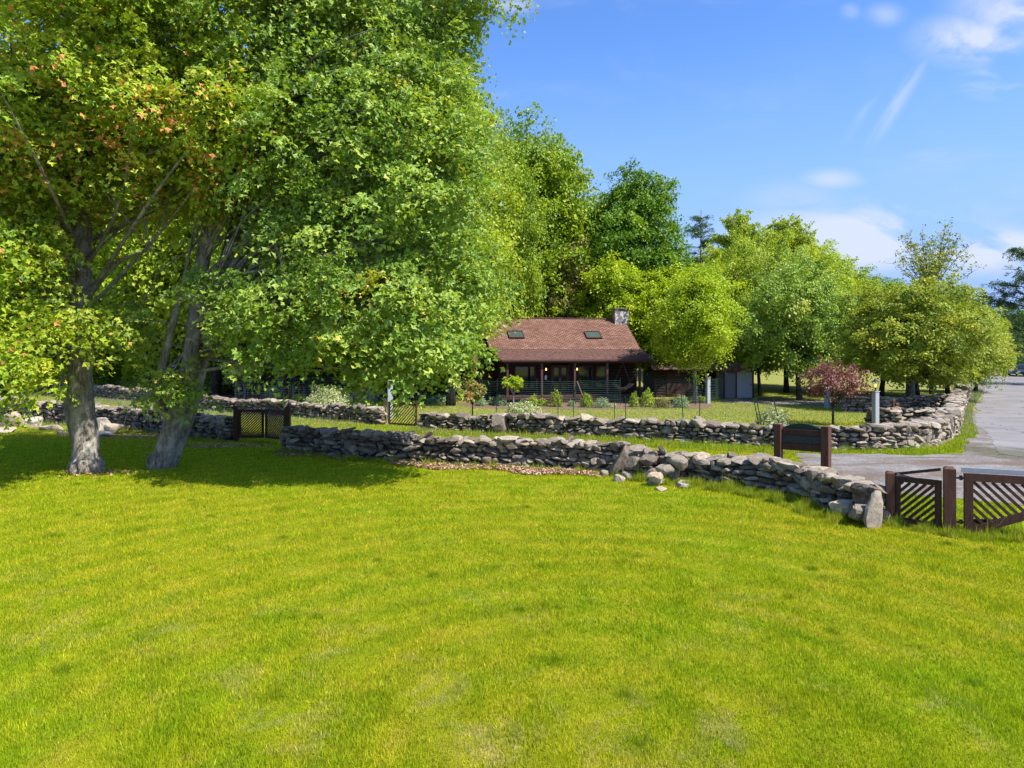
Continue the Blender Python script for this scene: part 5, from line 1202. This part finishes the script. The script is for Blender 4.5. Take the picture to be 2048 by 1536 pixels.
# ------------------------------------------------------------------ gates, sign, lamp posts, fences
def post(parent, x, y, h, w, mat='red_wood', cap=True, name='post', rz=0.0):
    mb = MB(); Mx = Matrix.Translation((x, y, 0)) @ Matrix.Rotation(rz, 4, 'Z')
    mb.box(-w / 2, -w / 2, -.15, w / 2, w / 2, h - (.04 if cap else 0), Mx)
    if cap:
        a = w / 2; b = w / 2 * .6
        vs = [Mx @ Vector(p) for p in ((-a, -a, h - .04), (a, -a, h - .04), (a, a, h - .04), (-a, a, h - .04), (-b, -b, h), (b, -b, h), (b, b, h), (-b, b, h))]
        mb.add(vs, [(4, 5, 6, 7), (0, 1, 5, 4), (1, 2, 6, 5), (2, 3, 7, 6), (3, 0, 4, 7)])
    return mb.build(name, M[mat], parent)
def leaf_gate(parent, p0, p1, z0, z1, dirn, nsl, sw=.05, fr=.10, mat='red_wood', th=.05, z0b=None, z1b=None, name='gate_leaf', bevelled=None, metal=False):
    """a framed panel of slanting slats between two ground points; dirn +1 slats rise to the right"""
    root = bpy.data.objects.new(name, None); COL.objects.link(root); root.parent = parent
    a = Vector((p0[0], p0[1], 0)); b = Vector((p1[0], p1[1], 0)); d = b - a; L = d.length; d.normalize(); z0b = z0 if z0b is None else z0b; z1b = z1 if z1b is None else z1b
    def W(s, z): return a + d * s + Vector((0, 0, z))
    f = MB(); side = d.cross(Vector((0, 0, 1)))
    f.bar(W(fr / 2, z0), W(fr / 2, z1), fr, th * 1.3, tuple(d)); f.bar(W(L - fr / 2, z0b), W(L - fr / 2, z1b), fr, th * 1.3, tuple(d)); f.bar(W(fr, z1 - fr / 2), W(L - fr, z1b - fr / 2), fr, th * 1.2)
    f.bar(W(fr, z0 + fr / 2), W(L - fr, z0b + fr / 2), fr, th * 1.2)
    f.build('frame', M[mat], root)
    s = MB(); ih0, ih1 = z0 + fr, z1 - fr; iw = L - 2 * fr
    lo = lambda t: ih0 + (z0b - z0) * t; hi = lambda t: ih1 + (z1b - z1) * t
    H_ = max(ih1, z1b - fr) - min(ih0, z0b + fr); sl_ = 1.0
    run = iw + H_
    for k in range(nsl):
        c = -H_ + run * (k + .5) / nsl + .0
        # line: z = zmin + (s - c) * slope, s in [0, iw]
        zmin = min(ih0, z0b + fr); pts_ = []
        N_ = 160; inside = []
        for i in range(N_ + 1):
            q = c + (H_ + .3) * i / N_; z = zmin + (q - c)
            ss = q if dirn > 0 else iw - q
            if 0 <= ss <= iw and lo(ss / iw) <= z <= hi(ss / iw): inside.append((ss, z))
        if len(inside) > 3: s.bar(W(fr + inside[0][0], inside[0][1]), W(fr + inside[-1][0], inside[-1][1]), th * .5, sw, tuple(side))
    if s.v: s.build('slats', M[mat], root)
    return root
def zat(py, Y): return CAMH - (py - HORIZ) / F * Y
# right gate
gC = empty('picket_gate', (0, 0, 0)); 
pL = XZ(1780, 1046, 14.75); pM = XZ(1899, 1066, 13.95); pR0 = XZ(1928, 1070, 13.85); pR1 = XZ(2150, 1070, 13.3)
gC.location = (pM[0], pM[1], 0); tag(gC, 'red brown slatted gate with a thick middle post beside the pointed boulder', 'gate')
def rel(p): return (p[0] - pM[0], p[1] - pM[1])
post(gC, *rel(pL), zat(942, 14.75), .16, rz=-.35); post(gC, 0, 0, zat(933, 13.95), .20, rz=-.42)
leaf_gate(gC, (rel(pL)[0] + .08, rel(pL)[1] - .04), (-.12, .07), .06, 1.0, +1, 10, .056, .11, 'dark_wood', .05, z1b=1.02, z0b=.06)
leaf_gate(gC, (rel(pR0)[0], rel(pR0)[1]), (rel(pR1)[0], rel(pR1)[1]), .02, 1.20, -1, 15, .058, .15, 'dark_wood', .06, z0b=.62, z1b=1.18)
mb = MB(); mb.bar((rel(pR0)[0] - .01, rel(pR0)[1] + .06, 1.255), (rel(pR1)[0], rel(pR1)[1] + .06, 1.235), .09, .03); mb.build('metal_strip', M['metal_flash'], gC)
mb = MB(); mb.bar((rel(pR0)[0] + .1, rel(pR0)[1] + .01, .26), (rel(pR0)[0] + .75, rel(pR0)[1] - .02, .25), .09, .05); mb.build('lower_rail', M['dark_wood'], gC)
mb = MB(); mb.bar((rel(pL)[0] + .07, rel(pL)[1] + .05, 1.01), (-.10, .12, 1.235), .055, .05); mb.build('upper_bar', M['dark_wood'], gC)
mb = MB(); mb.bar((rel(pL)[0] + .10, rel(pL)[1] - .08, 1.025), (rel(pL)[0] + .42, rel(pL)[1] - .27, .965), .05, .025); mb.build('pale_batten', M['grey_wood'], gC)
for z in (1.10, .24):
    mb = MB(); mb.bar((.10, -.06, z), (rel(pR0)[0] + .1, rel(pR0)[1] - .02, z), .04, .02); mb.cbox((.19, -.055, z), (.04, .05, .09)); mb.build('hinge', M['black_metal'], gC)
# double gate at the maples
gA = empty('double_gate', (*G(525, 880), 0)); tag(gA, 'dark brown double gate with fine slanting slats between the two near walls', 'gate'); ax, ay = gA.location.x, gA.location.y
a0 = at_px(472, 28.0); a1 = at_px(528, 28.0); a2 = at_px(531, 28.0); a3 = at_px(576, 27.2)
post(gA, a0[0] - ax, a0[1] - ay, zat(811, 28), .16, 'dark_wood'); post(gA, a3[0] - ax, a3[1] - ay, zat(812, 27.2), .17, 'dark_wood')
leaf_gate(gA, (a0[0] - ax + .1, a0[1] - ay), (a1[0] - ax, a1[1] - ay), .14, zat(819, 28), 1, 17, .052, .09, 'dark_wood', .045)
leaf_gate(gA, (a2[0] - ax, a2[1] - ay), (a3[0] - ax - .1, a3[1] - ay + .02), .14, zat(819, 27.6), -1, 17, .052, .09, 'dark_wood', .045)
# small single gate
gB = empty('single_gate', (*G(800, 852), 0)); bx, by = gB.location.x, gB.location.y
tag(gB, 'small red brown slatted gate standing ajar between the two far walls', 'gate')
b0 = at_px(770, 34.6); b1_ = at_px(777, 34.2); b2_ = at_px(834, 33.4)
post(gB, b0[0] - bx, b0[1] - by, zat(798, 34.6), .12); leaf_gate(gB, (b1_[0] - bx, b1_[1] - by), (b2_[0] - bx, b2_[1] - by), .02, zat(803, 34.2), 1, 15, .036, .09, 'red_wood', .045, z1b=zat(807, 33.4))
# red gate post on the driveway
rp = empty('gate_post', (*at_px(1794, 35.4), 0)); tag(rp, 'pair of red brown gate posts beside the short pale wall end', 'gate post')
post(rp, 0, 0, zat(806, 35.4), .16); post(rp, .32, .9, zat(799, 36.3), .12)

# sign (seen from behind)
sg = empty('sign_board', (*at_px(1605, 21.0), 0)); tag(sg, 'arched dark green sign board seen from behind between two red brown posts', 'sign'); qx, qy = sg.location.x, sg.location.y
s0 = at_px(1557, 21.4); s1 = at_px(1652, 20.6); rz_ = math.atan2(s1[1] - s0[1], s1[0] - s0[0])
post(sg, s0[0] - qx, s0[1] - qy, zat(848, 21.4), .2, rz=rz_ - .15, cap=False); post(sg, s1[0] - qx, s1[1] - qy, zat(853, 20.6), .22, rz=rz_ - .15, cap=False)
A_ = Vector((s0[0] - qx, s0[1] - qy, 0)); B_ = Vector((s1[0] - qx, s1[1] - qy, 0)); dd = (B_ - A_).normalized(); nn = Vector((-dd.y, dd.x, 0)); W_ = (B_ - A_).length
A2 = A_ + dd * .11; W2 = W_ - .23
vs = []; N_ = 20
def arch(off, th): 
    out = []
    for i in range(N_ + 1):
        t = i / N_; out.append(A2 + dd * (W2 * t) + nn * off + Vector((0, 0, 1.265 + .16 * math.sin(math.pi * t) ** .8)))
    out += [A2 + dd * W2 + nn * off + Vector((0, 0, .66)), A2 + nn * off + Vector((0, 0, .66))]; return out
va, vb = arch(.03, 0), arch(.07, 0); n = len(va); mb = MB(); mb.add(va + vb, [tuple(range(n)), tuple(range(2 * n - 1, n - 1, -1))] + [(i, n + i, n + (i + 1) % n, (i + 1) % n) for i in range(n)]); mb.build('board', M['green_paint'], sg)
for z0, z1, mt in ((1.08, 1.24, 'dark_wood'), (.84, 1.065, 'slate_paint'), (.62, .825, 'dark_wood')):
    mb = MB(); zc = (z0 + z1) / 2; mb.bar(A2 + Vector((0, 0, zc)) + nn * 0.0, A2 + dd * W2 + Vector((0, 0, zc)), z1 - z0, .055 if mt != 'slate_paint' else .035); mb.build('plank', M[mt], sg)

def lantern(parent, x, y, z, s=1.0):
    root = bpy.data.objects.new('lantern', None); COL.objects.link(root); root.parent = parent; root.location = (x, y, z); root.scale = (s, s, s)
    mb = MB(); mb.lathe([(.06, 0), (.06, .03), (.03, .05), (.03, .10), (.09, .13), (.11, .14)], 8)
    for a in range(4):
        q = a * math.pi / 2 + math.pi / 4; mb.bar((.10 * math.cos(q), .10 * math.sin(q), .14), (.14 * math.cos(q), .14 * math.sin(q), .42), .014, .014)
    mb.lathe([(.19, .42), (.18, .44), (.07, .52), (.05, .54), (.05, .56), (.015, .59)], 8); mb.build('lantern_frame', M['black_metal'], root)
    g = MB(); v = [(sx_ * .075, sy_ * .075, .145) for sx_, sy_ in ((-1, -1), (1, -1), (1, 1), (-1, 1))] + [(sx_ * .095, sy_ * .095, .415) for sx_, sy_ in ((-1, -1), (1, -1), (1, 1), (-1, 1))]
    g.add(v, [(0, 1, 5, 4), (1, 2, 6, 5), (2, 3, 7, 6), (3, 0, 4, 7)]); g.build('glass', M['lantern_glass'], root)
    b = MB(); b.lathe([(.02, .17), (.035, .22), (.04, .28), (.02, .34)], 10); b.build('bulb', M['glow'], root, True)
def granite_post(px, Y, h, w, label, lamp=1.0, lean=0.0):
    x, y = at_px(px, Y); root = empty('granite_post', (x, y, gzf(x, y)), .3); tag(root, label, 'lamp post' if lamp else 'granite post', 'granite posts')
    mb = MB(); mb.box(-w / 2, -w / 2, -.1, w / 2, w / 2, h); mb.build('stone_post', M['granite'], root, bevel=.015)
    if lamp: 
        c = MB(); c.box(-w / 2 - .02, -w / 2 - .02, h + .002, w / 2 + .02, w / 2 + .02, h + .04); c.build('cap', M['granite'], root); lantern(root, 0, 0, h + .04, lamp)
    return root
granite_post(1751, 33.6, 1.62, .24, 'granite post with a lit black lantern, nearest to the road wall')
granite_post(1416, 47.5, 1.75, .24, 'granite post with a small glowing lantern beside the lime green tree', .6)
granite_post(1654, 44.5, 1.2, .25, 'plain granite post behind the purple tree', 0)
granite_post(780, 37.0, 2.05, .27, 'tall white granite post behind the single gate', 0)
granite_post(1826, 52, 1.7, .22, 'plain pale post between the trunks behind the shaded wall', 0)

def wire_fence(P, posts, hp, h0, h1, nw, label, mat='wire', wd=.009, vstep=0, lean=None, pw=.045):
    """P list of ground points; posts extra (x,y,lean)"""
    root = empty('wire_fence', (P[0][0], P[0][1], 0)); tag(root, label, 'fence', 'wire garden fences'); ox, oy = P[0]
    mb = MB(); at, L = along(P); n = max(3, int(L / .5))
    for k in range(nw):
        z = h0 + (h1 - h0) * k / (nw - 1); prev = None
        for i in range(n + 1):
            p, u = at(L * i / n); q = (p[0] - ox, p[1] - oy, z - .05 * abs(math.sin(i * math.pi * .5 / 2.2)) + gzf(*p))
            if prev: mb.bar(prev, q, wd, wd * .6)
            prev = q
    if vstep:
        for i in range(int(L / vstep) + 1):
            p, u = at(i * vstep); mb.bar((p[0] - ox, p[1] - oy, h0), (p[0] - ox, p[1] - oy, h1 - .02), wd * .7, wd * .5, (0, 1, 0))
    mb.build('wire_mesh', M[mat], root)
    for (x, y, lx) in posts:
        mb = MB(); g = gzf(x, y); mb.bar((x - ox, y - oy, g - .2), (x - ox + lx, y - oy, g + hp), pw, pw * .55, (0, 1, 0)); mb.bar((x - ox, y - oy + .02, g - .2), (x - ox + lx, y - oy + .02, g + hp), pw * .4, pw * .8, (0, 1, 0)); mb.build('post', M['green_post'], root)
    return root
P = [at_px(955, 46.4), at_px(1011, 46.0), at_px(1083, 46.0), at_px(1151, 46.2), at_px(1241, 46.4)]
wire_fence(P, [(*at_px(p, 46.0 + .002 * (p - 1000)), 0.02 if i % 2 else -.02) for i, p in enumerate((960, 994, 1011, 1073, 1083, 1151, 1241))], 1.75, .35, 1.6, 11, 'teal wire fence in front of the porch', wd=.006)
P = [at_px(1308, 48.4), at_px(1334, 47.6), at_px(1382, 46.9), at_px(1430, 48.5), at_px(1447, 51.5)]
wire_fence(P, [(*at_px(1311, 48.4), .03), (*at_px(1326, 46.8), 0), (*at_px(1391, 46.4), 0), (*at_px(1372, 47.0), -.08), (*at_px(1430, 48.5), .02), (*at_px(1447, 51.4), 0)], 1.7, .3, 1.65, 13, 'teal wire fence round the foot of the lime green tree')
P = [at_px(990, 36.6), at_px(1116, 36.1), at_px(1255, 35.5), at_px(1399, 35.0), at_px(1513, 34.4), at_px(1562, 34.2)]
wire_fence(P, [(*at_px(p, 36.6 - (p - 990) * .0042), l) for p, l in ((992, .03), (1017, .04), (1043, .05), (1116, .0), (1148, -.04), (1229, .0), (1252, -.03), (1368, -.12), (1398, .05), (1526, -.33), (1519, -.28), (1560, -.30))], 1.28, .15, 1.15, 9, 'fine grey netting fence on dark T posts just behind the far wall', 'net', .005, .25)
P = [at_px(470, 46.5), at_px(562, 44.5), at_px(622, 43.5), at_px(699, 41.0), at_px(741, 39.0)]
wire_fence(P, [(*at_px(p, Y), l) for p, Y, l in ((472, 46.5, 0), (562, 44.5, .03), (584, 44, .04), (622, 43.5, 0), (699, 41, .05), (736, 39.2, 0), (741, 38.6, 0))], 1.5, .3, 1.35, 8, 'wire fence of green posts behind the far wall at the upper garden', 'net', .007, .4)
P = [at_px(545, 52), at_px(640, 51.5), at_px(760, 51)]
wire_fence(P, [(*at_px(546, 52), 0), (*at_px(640, 51.5), .1), (*at_px(760, 51), 0), (*at_px(858, 49), 0)], 1.7, .3, 1.6, 10, 'grey netting fence in front of the shaded retaining wall', 'net', .012, .35)

# cars ----------------------------------------------------------------
def car(x, y, rz, col, label, H=1.55, W=1.85, L=4.5, suv=False):
    root = empty('parked_car', (x, y, gzf(x, y) + .03), rz); tag(root, label, 'car', 'cars parked at the far end of the road')
    paint = simple('car_paint', col, 0.3, 0.5, 0.03)
    # side profile, front towards -y
    pr = [(-L/2, .35), (-L/2, .72), (-L/2 + .12, .84), (-L * .24, .98), (-L * .10, H - .08), (0, H), (L * .28, H), (L * (.46 if suv else .36), H - .12), (L / 2 - .05, 1.0), (L / 2, .8), (L / 2, .35)]
    def sec(f): return [(f * W / 2 * (0.82 if z > 1.05 else 1.0), y_, z) for y_, z in pr]
    a, b = sec(-1), sec(1); n = len(a); mb = MB(); mb.add(a + b, [tuple(range(n)), tuple(range(2 * n - 1, n - 1, -1))] + [(i, n + i, n + (i + 1) % n, (i + 1) % n) for i in range(n)])
    mb.build('body', paint, root, bevel=.03)
    mb = MB(); hw = W / 2 * .74; mb.add([(-hw, -L * .235, 1.03), (hw, -L * .235, 1.03), (hw * .95, -L * .115, H - .14), (-hw * .95, -L * .115, H - .14)], [(0, 1, 2, 3)]); mb.v = [(p[0], p[1] - .035, p[2] + .02) for p in mb.v]; mb.build('windscreen', M['pane'], root)
    for s_ in (-1, 1):
        mb = MB(); q = s_ * (W / 2 * .82 + .012); mb.add([(q * 1.07, -L * .18, 1.04), (q * 1.07, L * .34, 1.04), (q, L * .30, H - .15), (q, -L * .08, H - .15)], [(0, 1, 2, 3)]); mb.build('side_window', M['pane'], root)
        mb = MB(); mb.cbox((s_ * W * .36, -L / 2 - .01, .70), (.36, .06, .14)); mb.build('headlight', M['white'], root)
        for yy in (-L * .31, L * .31):
            mb = MB(); mb.tube([(s_ * (W / 2 - .2), yy, .33), (s_ * (W / 2 + .01), yy, .33)], [.33, .33], 16); mb.build('wheel', M['black_metal'], root)
    mb = MB(); mb.cbox((0, -L / 2 - .015, .50), (W * .55, .05, .18)); mb.build('grille', M['black_metal'], root)
rd = math.atan2(-.555, .83)
car(*at_px(2033, 98.5), rd, (0.42, 0.46, 0.45), 'pale silver green car parked at the far end of the road')
car(*at_px(2049, 96.0), rd, (0.03, 0.05, 0.07), 'dark blue car partly cut by the right picture edge', 1.65, suv=True)
car(*at_px(2046, 106.0), rd, (0.10, 0.20, 0.38), 'blue van roof showing behind the other two cars', 2.1, 1.95, 5.0, True)
